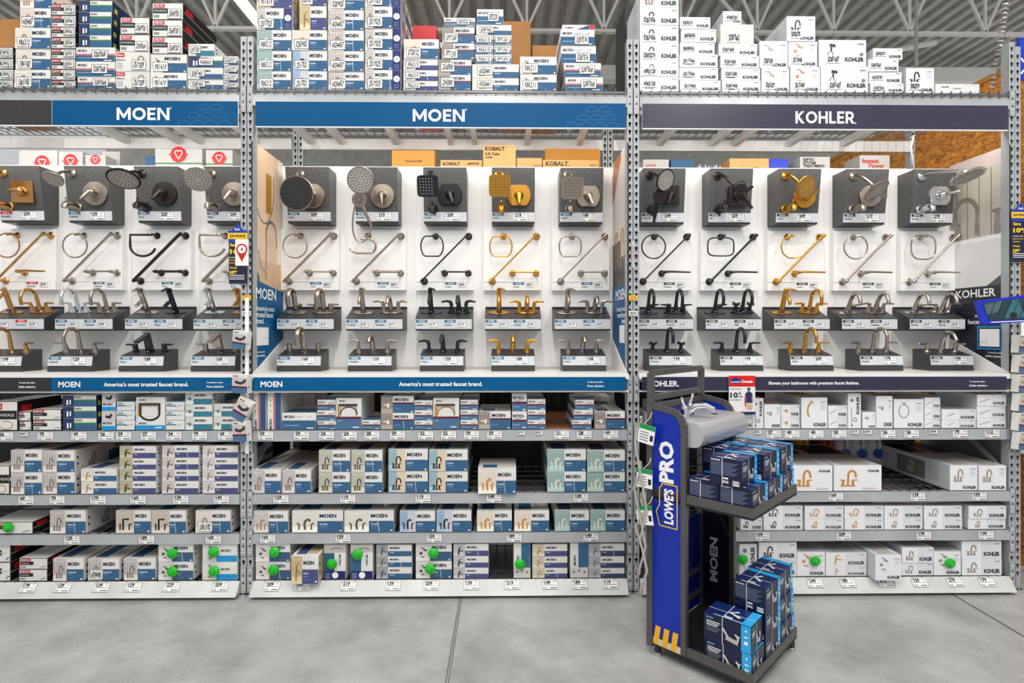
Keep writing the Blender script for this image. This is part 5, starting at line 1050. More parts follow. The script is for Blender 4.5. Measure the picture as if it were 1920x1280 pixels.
for i, p in enumerate(PROD):
    x = wx(p[1], PANEL-.17); mount(i, p, x); shower(i, p, x, SPEC[i]); board(i, p, wx(p[2], .455))
    # riser
    x = wx(p[3], .32); w = .4; b = MB(); pr = [(0, 0), (-.17, 0), (-.178, .012), (-.18, .082), (-.18, .088), (0, .168)]
    t = thing('faucet_step', where(i, 'dark sloped upper step for two faucets'), 'display step', (x, PANEL-.001, 1.713), group='upper faucet steps')
    b.hull([(-w/2, y, z) for y, z in reversed(pr)], [(w/2, y, z) for y, z in reversed(pr)], CHARD); b.box(-w/2, w/2, -.012, -.001, .168, .176, CHARD); b.build('body', t)
    b = MB(); b.box(-w/2+.002, w/2-.002, -.184, -.1795, .012, .082, GREYP); F = Fr((-w/2+.002, -.184, .012), (1, 0, 0), (0, 0, 1))
    for q in (0, 1): card(b, F, q*w/2, .002, w/2-.004, .066, p[5], p[6], None)
    o = b.build('price_strip', t)
    for q in (0, 1): b = MB(); price_box(b, F, q*w/2+.1, .012, .055, .034, p[10][q], False); b.build('price_label', o)
    for q, sg in ((0, -1), (1, 1)):
        c, s_, hk, fn = FS[i][q]; k = [j for j, z_ in enumerate(PROD) if z_[0] == p[0]].index(i)
        faucet(c, s_, hk, fn, (x+sg*.1, PANEL-.085, 1.713+.168-.085*.444), '%s %s faucet, %s one on the %s upper step, %s' % (FINW[fn], SPN[s_], 'left' if q == 0 else 'right', ORD[k], BAYS[p[0]]), tilt=radians(23))
    # plinth
    x = wx(p[4], .2); w = .3; b = MB(); pr = [(0, 0), (-.18, 0), (-.175, .04), (-.165, .105), (0, .148)]
    t = thing('faucet_plinth', where(i, 'dark slanted plinth on the tray'), 'display plinth', (x, .38, ZT+.0005), group='lower faucet plinths')
    b.hull([(-w/2, y, z) for y, z in reversed(pr)], [(w/2, y, z) for y, z in reversed(pr)], CHARD)
    F = Fr((-w/2, -.11, .119), (1, 0, 0), (0, .165, .043)); b.poly(F, [(w*.82+.022*cos(a), .012*sin(a)) for a in [2*pi*q/14 for q in range(14)]], DARK, 1); b.build('body', t)
    b = MB(); b.hull([(-w/2+.002, -.1785, .04), (w/2-.002, -.1785, .04), (w/2-.002, -.169, .103), (-w/2+.002, -.169, .103)], [(-w/2+.002, -.174, .04), (w/2-.002, -.174, .04), (w/2-.002, -.165, .103), (-w/2+.002, -.165, .103)], GREYP)
    F = Fr((-w/2+.002, -.1788, .04), (1, 0, 0), (0, .0095, .063)); card(b, F, 0, 0, w-.004, .063, p[5], p[6], None); o = b.build('price_strip', t); b = MB(); price_box(b, F, .158, .003, .095, .056, p[11], True); b.build('price_label', o)
    c, s_, hk, fn = FS[i][2]
    faucet(c, s_, hk, fn, (x, .38-.075, ZT+.148-.075*.261), where(i, '%s %s widespread faucet' % (FINW[fn], SPN[s_])), tilt=radians(14))
# ------------------------------------------------------------ price tags on the shelf edges
TAGS = {
 ('L', 1): [(10, '26'), (45, '41'), (85, '79'), (148, '49'), (199, '26'), (232, '29'), (278, '27'), (326, '34'), (374, '79'), (423, '69')],
 ('M', 1): [(498, '59'), (565, '59'), (612, '24'), (655, '24'), (697, '28'), (745, '59'), (798, '32'), (841, '32'), (884, '39'), (927, '59'), (977, '19'), (1010, '22'), (1053, '21'), (1095, '28'), (1145, '49')],
 ('R', 1): [(1212, '24'), (1420, '22'), (1450, '37'), (1485, '40'), (1530, '40'), (1573, '50'), (1603, '19'), (1628, '24'), (1665, '26'), (1709, '26'), (1751, '28'), (1800, '79'), (1860, '112')],
 ('L', 2): [(49, '69'), (107, '79'), (184, '179'), (259, '169'), (339, '139'), (415, '149')], ('M', 2): [(527, '129'), (652, '119'), (793, '119'), (926, '149'), (1089, '109')], ('R', 2): [(1567, '169'), (1721, '139'), (1836, '159')],
 ('L', 3): [(135, '129'), (275, '189'), (400, '169')], ('M', 3): [(502, '169'), (643, '159'), (814, '159'), (964, '189'), (1108, '149')], ('R', 3): [(1429, '199'), (1582, '209'), (1732, '179'), (1849, '199')],
 ('L', 4): [(53, '179'), (118, '129'), (190, '139'), (250, '159'), (322, '229'), (413, '209')], ('M', 4): [(510, '209'), (567, '149'), (653, '219'), (737, '139'), (808, '209'), (884, '139'), (960, '219'), (1031, '149'), (1087, '189'), (1144, '119')],
 ('R', 4): [(1528, '249'), (1589, '189'), (1660, '219'), (1724, '159'), (1790, '279'), (1850, '179')]}
_PT = {}
for (bay, lv), L in TAGS.items():
    for n, (px, pr) in enumerate(L):
        small = pr in ('41', '22', '19') and lv == 1 or (lv == 1 and px in (1628, 1751))
        w, h = (.05, .03) if small else (.1, .056)
        if (pr, small) not in _PT:
            b = MB(); b.box(-w/2, w/2, -.0012, 0, -h, 0, PAPER); price_box(b, Fr((-w/2, -.0012, -h), (1, 0, 0), (0, 0, 1)), 0, 0, w, h, pr, not small); _PT[(pr, small)] = b.mesh('price_tag')
        if lv < 4: loc = (wx(px, -.014), -.0126, SH[lv]-.006); rot = (0, 0, 0)
        else: loc = (wx(px, -.03), -.012, .089); a = -math.atan2(.066, .077); rot = (a, 0, 0)
        o = link('price_tag', _PT[(pr, small)], None, loc, rot)
        if lv == 4: o.location = (loc[0], -.0115, .0935)
        tag(o, 'white price tag reading %s dollars, %s from left, %s, %s' % (pr, ORD[n], {1: 'first shelf', 2: 'second shelf', 3: 'third shelf', 4: 'bottom shelf'}[lv], BAYS[bay]), 'price tag', 'price tags on the shelf edges')
# ------------------------------------------------------------ green security tags on the boxes
GR = mat((26, 185, 36), .35)
b = MB(); b.lathe((0, 0, 0), (0, -1, 0), [(0, .03), (.006, .034), (.014, .033), (.02, .026), (.024, .014), (.036, .01), (.038, .006)], GR, 20); TAGM = b.mesh('security_tag')
for n, (px, py, Y, tl, wh) in enumerate(((18, 987, 0, 0, 'flat black-edged box on the third shelf, left bay'), (325, 1036, 0, 0, 'upper shower carton, bottom shelf, left bay'), (325, 1070, 0, 0, 'lower shower carton, bottom shelf, left bay'), (402, 1034, 0, 0, 'upper cyan carton, bottom shelf, left bay'), (403, 1070, 0, 0, 'lower cyan carton, bottom shelf, left bay'),
   (516, 1034, 0, 0, 'upper leftmost carton, bottom shelf, middle bay'), (514, 1067, 0, 0, 'lower leftmost carton, bottom shelf, middle bay'), (623, 1055, 0, 0, 'first upright carton, bottom shelf, middle bay'), (671, 1038, 0, 0, 'second upright carton, bottom shelf, middle bay'), (813, 1036, 0, 0, 'upper shower carton, middle of the middle bay'),
   (807, 1065, 0, 0, 'lower shower carton, middle of the middle bay'), (975, 1056, 0, 0, 'upright carton beside empty gap, bottom shelf'), (1391, 1047, 0, 0, 'upright white carton behind the blue cart'), (1527, 1050, 0, 0, 'copper shower carton, bottom shelf, right bay'), (1779, 1054, 0, 0, 'nickel shower carton, bottom shelf, right bay'))):
    o = link('security_tag', TAGM, None, (wx(px, Y), Y-.0032, wz(py, px, Y)), (random.uniform(-.25, .2), 0, random.uniform(-.3, .3)*0))
    o.scale = (1, 1, 1); tag(o, 'bright green round security tag on ' + wh, 'security tag', 'green security tags')
# ------------------------------------------------------------ cardboard behind the top storage
def cbox(x0, x1, ytop, Y, z0, label, m=CB, d=.35, text=None, ybot=None, name='cardboard_box', tcol=None, grp=None, extra=None):
    xa, xb = wx(x0, Y), wx(x1, Y); w = xb-xa; zt = wz(ytop, (x0+x1)/2, Y); h = zt-z0
    b = MB(); b.box(-w/2, w/2, 0, d, 0, h, m, m); F = front(w)
    if extra: extra(b, F, w, h)
    if text:
        for s, u, v, hh, c in text: b.text(F, s, w*u, h*v, hh, c, 2, align='l', bold=.03)
    Tp = Fr((-w/2, 0, h), (1, 0, 0), (0, 1, 0)); b.rect(Tp, 0, d*.45, w, d*.5, mat((200, 160, 100), .4), 1)
    tag(b.build(name, None, ((xa+xb)/2, Y, z0)), label, 'box', grp); return h
zt = ZD+.001
cbox(-30, 36, 36, .46, zt, 'brown cardboard box behind the leftmost top boxes', grp='brown cardboard boxes behind'); 
cbox(940, 995, 40, .46, zt, 'tall brown cardboard box behind the middle bay top boxes', grp='brown cardboard boxes behind')
cbox(998, 1047, 85, .47, zt, 'short brown cardboard box behind the middle bay top boxes', grp='brown cardboard boxes behind')
cbox(774, 818, 48, .44, zt, 'red printed carton behind the fifth stack of top boxes', RED, text=[('NBERGER', .04, .78, .04, TXTW)])
cbox(1172, 1196, 8, .44, zt, 'tall black carton seen behind the post between middle and right bays', mat((40, 38, 38), .5))
# ------------------------------------------------------------ goods on the rear shelf seen above the display
ZR = 2.72
for bay, (x0, x1) in BX.items():
    b = MB(); b.box(x0, x1, .56, REAR-.031, ZR-.03, ZR-.001, RACKW); tag(b.build('rear_shelf'), 'pale steel rear shelf behind the lit display of %s' % BAYS[bay], 'shelf board', 'rear shelves behind displays')
def heart(b, F, u, v, r, l=2):
    b.disc(F, u, v, r, RED, l, 20)
    b.stroke(F, arc(u-r*.22, v+r*.25, r*.25, 30, 200, 6)+[(u, v-r*.55)], r*.12, TXTW, l+1); b.stroke(F, arc(u+r*.22, v+r*.25, r*.25, 150, -20, 6)+[(u, v-r*.55)], r*.12, TXTW, l+1)
    for s in (-1, 1): b.poly(F, [(u+s*r*1.3, v), (u+s*r*1.05, v-s*r*.12), (u+s*r*1.05, v+s*r*.12)], RED, l)
HB = mat((196, 196, 194), .5)
for n, (x0, x1, y, cx, cyy, r) in enumerate(((36, 108, 282, .6, .73, .055), (110, 155, 284, .5, .785, .052), (160, 198, 291, .5, .89, .036), (291, 379, 279, .5, .88, .06), (386, 436, 281, .5, .82, .05))):
    cbox(x0, x1, y, .6, ZR, 'grey carton with round red heart mark, %s from left above left display' % ORD[n], HB, .25, name='carton_box', grp='cartons with round red marks', extra=lambda b, F, w, h: (heart(b, F, w*cx, h*cyy, r), b.rect(F, 0, h*.68, w, h*.71, GREENS, 1) if n > 2 else None))
cbox(192, 225, 284, .72, ZR, 'small white carton with red mark, tilted behind the left display', HB, .15, name='carton_box', grp='cartons with round red marks')
cbox(273, 290, 292, .62, ZR, 'small blue and white carton above the left display', STEEL, .2, name='carton_box')
OR = mat((214, 150, 60), .5)
for (x0, x1, y, Yy, lb, m, tx) in ((735, 815, 282, .62, 'orange carton above the middle display beside red box', OR, [('Toilet Flange & Ring', .3, .77, .016, INK)]),
    (826, 904, 300, .6, 'long tan carton with black lettering, above middle display, leftmost', CBL, [('KOBALT', .06, .9, .026, INK), ('#499370', .65, .9, .02, INK)]),
    (906, 967, 272, .58, 'tan carton with black lettering standing highest above the middle display', CBL, [('KOBALT', .06, .93, .03, INK), ('3-ft Tube', .06, .83, .022, INK), ('Auger', .06, .76, .022, INK)]),
    (969, 1016, 296, .6, 'small tan carton with house mark above the middle display', CBL, [('QTY 6', .7, .8, .014, INK)]),
    (1018, 1122, 300, .58, 'wide tan carton with bold lettering at right above middle display', CBL, [('KOBALT.', .05, .9, .034, INK), ('QTY 6', .85, .86, .014, INK)]),
    (1022, 1125, 279, .8, 'plain amber carton behind the wide tan one, middle display', OR, None),
    (1206, 1254, 299, .62, 'white carton with red corner mark above the right display', HB, [('KOHLER', .1, .85, .016, RED)]),
    (1258, 1300, 299, .62, 'white and navy carton above the right display', STEEL, None),
    (1368, 1442, 297, .62, 'tan carton with flaps above the right display', CBL, [('QTY 6', .6, .75, .02, INK)]),
    (1500, 1556, 294, .6, 'white septic treatment carton with bold lettering above right display', HB, [('SEPTIC', .1, .93, .022, INK), ('SYSTEM', .1, .855, .022, INK), ('TREATMENT', .1, .78, .022, INK)]),
    (1612, 1668, 291, .6, 'white carton with red drain cleaner lettering above right display', HB, [('Instant', .08, .87, .036, mat((200, 40, 20), .4)), ('Power', .3, .76, .034, mat((200, 40, 20), .4))])):
    cbox(x0, x1, y, Yy, ZR, lb, m, .2, text=tx, name='carton_box', grp='cartons on the rear shelves')
for k in range(14):
    x = wx(1305+k*3.4, .62); b = MB(); b.box(x, x+.008, .62, .85, ZR, ZR+.24+.01*(k % 3), LGREY if k % 4 else C(70, 130, 200)); tag(b.build('brochure'), 'thin upright booklet, %s of the row above the right display' % ORD[k], 'booklet', 'thin booklets above the right display')
cbox(1443, 1478, 298, .64, ZR, 'bright blue carton above the right display', mat((20, 60, 210), .4), .2, name='carton_box')
# jugs behind the second shelf of the right bay
for k, (px, m, lb) in enumerate(((1500, mat((210, 170, 30), .4), 'yellow jug'), (1545, mat((150, 60, 30), .4), 'amber jug'), (1575, LGREY, 'white jug with blue label'), (1605, LGREY, 'white jug, second white one'), (1635, LGREY, 'white jug, rightmost'))):
    x = wx(px, .75); b = MB(); b.lathe((x, .75, SH[2]), (0, 0, 1), [(0.003, .07), (.02, .075), (.16, .075), (.22, .05), (.25, .022), (.28, .02), (.285, .024), (.3, .024)], m, 18); b.tube([(x, .68, .9-.0), (x-.0, .66, .87), (x, .665, .8)], .012, m, 8)
    if k > 1: b.disc(Fr((x, .672, .76), (1, 0, 0), (0, 0, 1)), 0, 0, .04, C(40, 90, 170), 1)
    tag(b.build('jug'), '%s standing far back on the second shelf, right bay' % lb, 'jug', 'cleaner jugs at the back')
# ------------------------------------------------------------ signs hung on the posts
def savings(x, z, label, rot=0):
    t = thing('savings_sign', label, 'sign', (x, -.013, z), (0, 0, rot), group='navy savings signs')
    NV = mat((22, 26, 56), .4); YL = mat((250, 200, 40), .4); w = .115
    b = MB(); b.box(-w/2, w/2, 0, .003, 0, .27, NV); F = front(w)
    b.text(F, 'Save', .008, .248, .022, YL, 2, align='l', bold=.04); b.text(F, '10%', .008, .205, .032, YL, 2, w=.09, align='l', bold=.05)
    for k, s in enumerate(('in-store on all', 'bath faucets &', 'hardware')): b.text(F, s, .006, .168-.018*k, .009, TXTW if k == 0 else YL, 2, align='l')
    b.text(F, 'Always', .006, .1, .016, YL, 2, align='l', bold=.03); b.text(F, '10%', .006, .07, .026, YL, 2, align='l', bold=.05)
    for k in range(3): b.rect(F, .006, .05-.012*k, .1, .054-.012*k, TXTW, 2)
    b.build('panel', t)
    b = MB(); P = [(-w/2, .262), (w/2, .262), (w/2+.004, .34), (w/2-.02, .34), (0, .385), (-w/2+.02, .34), (-w/2-.004, .34)]; b.hull([(a, -.003, c) for a, c in P], [(a, -.0005, c) for a, c in P], mat((24, 60, 170), .4)); F = Fr((0, -.003, 0), (1, 0, 0), (0, 0, 1))
    b.rect(F, -w/2-.005, .285, w/2+.006, .325, YL, 1); b.text(F, 'SAVINGS', 0, .305, .018, INK, 2, w=.1, bold=.03); b.text(F, 'Bulk', 0, .348, .014, TXTW, 2); b.build('badge', t)
savings(wx(445, -.02), wz(531, 445, -.02), 'navy and yellow savings sign hanging beside the left post')
savings(wx(1915, -.02), wz(490, 1915, -.02), 'navy and yellow savings sign hanging at the right edge')
def pin_sign(px0, px1, py0, py1, label, rz):
    Y = -.02 if rz < 1 else -.045; x = wx((px0+px1)/2, Y); h = .17; w = .085; b = MB(); b.box(-w/2, w/2, 0, .002, 0, h, WHITE); F = front(w)
    b.disc(F, w/2, h*.62, .036, RED, 1, 24); b.poly(F, [(w/2-.03, h*.5), (w/2, h*.14), (w/2+.03, h*.5)], RED, 1); b.disc(F, w/2, h*.62, .026, WHITE, 2, 24); b.text(F, '4', w/2, h*.62, .024, RED, 3)
    tag(b.build('pin_sign', None, (x, Y, wz(py1, px0, Y)), (0, 0, rz)), label, 'sign', 'location pin signs')
pin_sign(441, 466, 450, 498, 'small white sign with red location pin numbered four, left post', 0)
pin_sign(1182, 1194, 456, 502, 'white location pin sign seen edge-on at the middle posts', radians(72))
for px, (py, c, s) in [(x, q) for x in (463, 1187) for q in ((558, (240, 190, 20), 'yellow'), (587, (236, 236, 236), 'white barcode'))]:
    b = MB(); b.box(-.028, .028, -.006, -.0045, -.016, .016, mat(c, .4)); F = Fr((-.028, -.006, -.016), (1, 0, 0), (0, 0, 1))
    for k in range(7): b.rect(F, .008+.006*k, .006, .011+.006*k, .026, INK if s != 'yellow' else OR, 1)
    tag(b.build('post_label', None, (wx(px, -.005), 0, wz(py, px))), 'small %s label stuck across the %s post pair' % (s, 'left' if px < 900 else 'middle'), 'label', 'labels on rack posts')
# clip-strip boxes
def strip_box(px, py, w, h, rot, label, gold=False):
    Y = -.078; b = MB(); b.box(-w/2, w/2, 0, .045, 0, h, CARDW, CARDW); F = front(w)
    b.rect(F, .001, h*.36, w*.98, h*.82, C(206, 196, 192), 1); b.stroke(F, [(w*.2, h*.6), (w*.55, h*.52), (w*.8, h*.62), (w*.86, h*.74)], h*.14, C(50, 46, 50) if not gold else GLD, 2)
    b.rect(F, .001, h*.28, w-.001, h*.37, MAROON, 2); b.rect(F, .001, .001, w-.001, h*.28, C(72, 112, 150), 1); b.text(F, 'MOEN', w*.1, h*.9, h*.07, LOGO, 2, align='l')
    Rr = Fr((w/2, 0, 0), (0, 1, 0), (0, 0, 1)); b.rect(Rr, .01, h*.3, .02, h*.36, INK, 1)
    tag(b.build('hanging_box', None, (wx(px, Y), Y, wz(py, px, Y)), rot), label, 'box', 'small boxes hung on clip strips')
strip_box(447, 654, .105, .115, (0, .12, -.25), 'small hook box hanging highest on the left post'); strip_box(449, 737, .11, .12, (0, .03, -.2), 'small hook box hanging at sign strip height, left post')
strip_box(443, 786, .1, .14, (0, .5, -.1), 'small hook box hanging tilted on the left post'); strip_box(450, 828, .105, .13, (0, -.06, -.25), 'small hook box hanging lowest on the left post')
b = MB(); b.box(-.012, .012, 0, .002, 0, 1.0, TXTW); tag(b.build('clip_strip', None, (wx(463, -.03), -.03, wz(850, 463, -.03))), 'white plastic clip strip hanging down the left post', 'clip strip', 'clip strips')
b = MB(); b.box(-.012, .012, 0, .002, 0, 1.0, TXTW); tag(b.build('clip_strip', None, (wx(1918, -.03), -.03, wz(850, 1918, -.03))), 'white plastic clip strip hanging at the right edge', 'clip strip', 'clip strips')
for k, py in enumerate((662, 700, 736, 772, 808, 844)):
    strip_box(1920, py, .1, .115, (0, .1+.03*(k % 2), .25), 'small gold hook box hanging at right edge, %s from top' % ORD[k], True)
# demonstration screen with coiled cable on the right
t = thing('display_screen', 'bright blue framed screen hanging at right over dark panel', 'screen', (wx(1888, -.25), -.25, wz(578, 1888, -.25)), (0, radians(-3), radians(-14)))
b = MB(); BL = mat((10, 40, 200), .35); A = [(-.155, 0, .055), (-.13, 0, -.09), (.15, 0, -.09), (.15, 0, .08)]; b.hull([(x, 0, z) for x, _, z in reversed(A)][::-1][::-1], [(x, .04, z) for x, _, z in reversed(A)], BL); b.build('frame', t)
b = MB(); F = Fr((0, -.001, 0), (1, 0, 0), (0, 0, 1)); b.poly(F, [(-.098, -.07), (.13, -.07), (.13, .06), (-.13, .042)], C(30, 60, 70), 2)
b.poly(F, [(-.02, -.06), (.03, .05), (.06, .05), (.09, -.06)], C(50, 110, 118), 3); b.poly(F, [(-.12, .03), (-.02, .05), (-.05, -.02), (-.11, -.03)], C(80, 100, 104), 3)
for q in range(6): b.stroke(F, [(-.1+.04*q, -.06), (-.06+.04*q, .045)], .003, C(20, 24, 26), 4)
b.disc(F, .03, -.045, .02, INK, 4); b.rect(F, -.09, -.083, .1, -.078, TXTW, 3); b.build('screen_glass', t)
b = MB(); b.bar((.06, .041, 0), (.06, .235, 0), .02, LGREY); b.build('mounting_arm', t)
b = MB(); P = [(.12+.012*cos(k*1.1)+.0012*k, .01+.012*sin(k*1.1), .08+.0035*k) for k in range(90)]; b.tube(P, .004, LGREY, 5); b.build('coiled_cable', t)
b = MB(); xx = wx(1897, .1); P = [(xx+.035*cos(k*.9)*.5-.0009*k+.05*sin(k*.01), .12+.018*sin(k*.9), 4.2-.0045*k) for k in range(190)]; b.tube(P, .005, mat((200, 198, 194), .3, .5), 5); tag(b.build('coiled_conduit'), 'coiled pale metal conduit hanging above the right end post', 'cable')
b = MB(); b.box(0, .3, 0, .02, 0, .28, mat((20, 60, 190), .4)); F = Fr((0, 0, 0), (1, 0, 0), (0, 0, 1)); b.stroke(F, arc(.06, .16, .05, 200, 340, 8), .012, TXTW, 1); b.stroke(F, arc(.06, .02, .05, 60, 160, 8), .012, TXTW, 1)
tag(b.build('aisle_sign', None, (wx(1911, .05), .05, wz(149, 1911, .05))), 'bright blue aisle sign cut off at the top right edge', 'sign')
b = MB(); x = wx(1709, .3); b.tube([(wx(1713, .3), .3, 3.1), (wx(1712, .3), .32, 3.02), (wx(1711, .4), .4, 2.96), (wx(1722, .49), .53, 2.9)], .006, WHITE, 6); tag(b.build('power_cable'), 'white power cable dropping behind the right display', 'cable')
# Deals sign clipped to the tray of the right bay
b = MB(); w = .17; h = .25; b.box(-w/2, w/2, 0, .003, 0, h, WHITE); F = front(w); RD = mat((225, 15, 20), .4)
b.rect(F, 0, h*.72, w, h, RD, 1); b.poly(F, [(.012, h*.8), (.012, h*.9), (.04, h*.96), (.075, h*.9), (.075, h*.8)], C(20, 40, 120), 2); b.text(F, "Lowe's", .014, h*.845, .014, TXTW, 3, w=.06, align='l', bold=.03); b.text(F, 'Deals', .082, h*.85, .017, TXTW, 3, w=.072, align='l', bold=.04)
b.text(F, '10', .008, h*.5, .036, INK, 2, w=.05, align='l', bold=.03); b.text(F, '%', .062, h*.55, .018, INK, 2, align='l'); b.text(F, 'OFF', .062, h*.46, .011, INK, 2, align='l'); b.text(F, 'Limited Time Deal', .008, h*.66, .007, INK, 2, align='l'); b.text(F, 'faucet installations', .008, h*.38, .007, INK, 2, align='l')
b.rect(F, 0, 0, w, h*.07, C(22, 40, 100), 2)
SKN = C(150, 96, 70); b.disc(F, .128, h*.64, .009, SKN, 3, 14, .011); b.rect(F, .118, h*.655, .138, h*.69, C(30, 30, 40), 4); b.poly(F, [(.108, h*.3), (.15, h*.3), (.152, h*.54), (.135, h*.59), (.12, h*.59), (.105, h*.54)], C(32, 44, 92), 3)
b.poly(F, [(.152, h*.53), (.162, h*.34), (.152, h*.3), (.146, h*.42)], C(190, 180, 180), 4); b.poly(F, [(.105, h*.53), (.1, h*.36), (.104, h*.2), (.11, h*.2), (.112, h*.42)], C(200, 60, 60), 4); b.poly(F, [(.112, h*.14), (.15, h*.14), (.155, h*.26), (.12, h*.28)], C(226, 180, 140), 4)
tag(b.build('deals_sign', None, (wx(1392, -.06), -.055, wz(777, 1392, -.06))), 'red and white ten percent off sign clipped to right display tray', 'sign')
# ------------------------------------------------------------ blue cart display
CO = Vector((1.155, 2.62+CAMY, 0)); CR = radians(45)
cart = thing('display_cart', 'blue and grey rolling cart display standing in front of right bay', 'display cart', CO, (0, 0, CR))
GM = mat((98, 96, 94), .38, .5); DM = mat((56, 55, 56), .4, .4); CBU = mat((0, 40, 165), .3); CND = mat((8, 10, 30), .35)
A, B = .54, .60; T0 = .348
def part(name, f, mlabel=None):
    b = MB(); f(b); o = b.build(name, cart)
    if mlabel: o['label'] = mlabel
    return o
def tray(z0, z1, x0, x1, y0, y1):
    def f(b):
        b.box(x0, x1, y0, y1, z0, z0+.012, DM); t = .008
        b.box(x0, x1, y0, y0+t, z0, z1, GM); b.box(x0, x0+t, y0+t, y1, z0, z1, GM); b.box(x1-t, x1, y0+t, y1, z0, z1, GM)
    return f
part('base_tray', tray(.06, .118, 0, B, 0, T0+.19)); part('middle_tray', tray(.832, .888, 0, B, 0, T0+.18))
for x in (.03, B-.03):
    for y in (.02, A-.03):
        b = MB(); b.tube([(x, y, .02), (x, y, .07)], .018, DM, 10); b.lathe((x, y, 0), (0, 0, 1), [(0, .022), (.015, .02), (.02, .012)], mat((190, 190, 190), .3, .8), 14); b.build('foot', cart)
def side(xp, art, s):
    def f(b):
        P = [(A, .07), (A, 1.32)]+[(T0+.06+.06*cos(a)*-1*-1 if 0 else T0+.075-.075*sin(a), 1.2+.1*cos(a)) for a in [pi/2*q/6 for q in range(7)]]+[(T0, .07)]
        x0, x1 = (xp, xp+.02)
        b.hull([(x0, y, z) for y, z in P], [(x1, y, z) for y, z in P], CBU)
        for p, q in zip(P[1:], P[2:]): b.bar((xp+.01, p[0], p[1]), (xp+.01, q[0], q[1]), .03, GM, .028)
        b.bar((xp+.01, A, .05), (xp+.01, A, 1.33), .034, GM); 
        F = Fr((xp if s < 0 else xp+.02, A, .07), (0, -1, 0), (0, 0, 1)) if s < 0 else Fr((xp, T0, .07), (0, 1, 0), (0, 0, 1)); 
        art(b, xp)
    return f
def artL(b, xp):
    F = Fr((xp, A, .07), (0, -1, 0), (0, 0, 1)); w = A-T0
    b.text(F, 'PRO', w*.5, .965, .085, TXTW, 2, w=.215, rot=pi/2, bold=.045)
    P = [(w*.3, .63), (w*.2, .7), (w*.3, .74), (w*.3, .83), (w*.36, .835), (w*.36, .85), (w*.82, .85), (w*.82, .63), (w*.3, .63)]
    for p, q in zip(P, P[1:]): b.stroke(F, [p, q], .006, mat((240, 200, 40), .4), 2)
    b.text(F, "LOWE'S", w*.57, .738, .056, TXTW, 2, w=.18, rot=pi/2, bold=.045)
    Y = mat((245, 180, 20), .4)
    b.poly(F, [(.02, .0), (w, .0), (w, .035), (.02, .035)], LGREY, 2)
    for k in range(4): u = .02+k*.05; b.poly(F, [(u, .0), (u+.03, .0), (u+.045, .1), (u+.015, .1)] if u+.045 < w else [(u, 0), (w, 0), (w, .09), (u+.015, .09)], Y, 3)
def artR(b, xp):
    F = Fr((xp, T0, .07), (0, 1, 0), (0, 0, 1)); F = Fr((xp, A, .07), (0, -1, 0), (0, 0, 1))
    b.rect(F, .015, .0, A-T0-.012, .76, CND, 1); b.text(F, 'MOEN', .085, .29, .05, LGREY, 2, w=.26, rot=pi/2, bold=.04)
part('side_panel', side(-.0, artL, -1)); part('side_panel', side(B-.02, artR, -1))
def backf(b):
    for x in (.01, B-.01): b.bar((x, A, .05), (x, A, 1.49), .03, GM)
    for z in (1.49, 1.36, 1.31, .78, .3, .16): b.bar((.01, A, z), (B-.01, A, z), .026, GM, .03)
part('back_frame', backf)
part('back_panel', lambda b: b.box(.03, B-.03, A-.004, A+.004, .08, .62, mat((0, 24, 105), .35)))
part('top_panel', lambda b: b.box(.03, B-.03, A-.004, A+.004, 1.16, 1.31, CBU))
def grid(b):
    for k in range(13): b.tube([(.02, A-.012, .64+k*.055), (B-.02, A-.012, .64+k*.055)], .003, GM, 5)
    for k in range(5): b.tube([(.06+k*.12, A-.008, .62), (.06+k*.12, A-.008, 1.32)], .003, GM, 5)
part('wire_grid', grid)
def counter(b):
    P = [(A-.02, 1.25), (A-.02, 1.235), (T0+.03, 1.115), (T0-.03, 1.125)]+[(T0-.05-.045*sin(a), 1.187-.062*cos(a)) for a in [pi*q/8 for q in range(9)]]
    b.hull([(.022, y, z) for y, z in P][::-1], [(B-.022, y, z) for y, z in P][::-1], mat((196, 196, 198), .3, .4))
    b.disc(Fr((.4, T0+.02, 1.2495), (1, 0, 0), (0, 1, 0)), 0, 0, .018, DARK, 2)
part('counter', counter)
for x in (.25,): 
    b = MB(); b.bar((B-.022, T0+.15, .83), (B-.022, T0+.01, .5), .012, DM); b.build('tray_brace', cart)
# chrome faucet on the counter, own thing
def cl(x, y, z): return CO+Vector((x*cos(CR)-y*sin(CR), x*sin(CR)+y*cos(CR), z))
f = thing('bathroom_faucet', 'chrome faucet with two handles on top of the blue cart', 'faucet', cl(.2, .43, 1.251), (0, 0, CR+.2))
b = MB(); fn = FIN['chrome']; b.lathe((0, 0, 0), (0, 0, 1), [(0, .03), (.012, .03), (.02, .024)], fn, 28, sx=2.9); b.build('base_plate', f)
b = MB(); b.tube([(0, 0, .01), (0, -.01, .035), (0, -.05, .06), (0, -.1, .066), (0, -.135, .05), (0, -.137, .03)], [.024, .022, .018, .0155, .015, .013], fn, 12); b.build('spout', f)
for sg in (-1, 1): b = MB(); b.lathe((0, 0, 0), (0, 0, 1), [(0, .022), (.02, .02), (.035, .021), (.05, .013)], fn, 16); b.tube([(0, 0, .045), (sg*.025, .0, .068), (sg*.05, -.0, .095)], [.011, .007, .009], fn, 8); b.build('handle', f, (sg*.055, 0, .015))
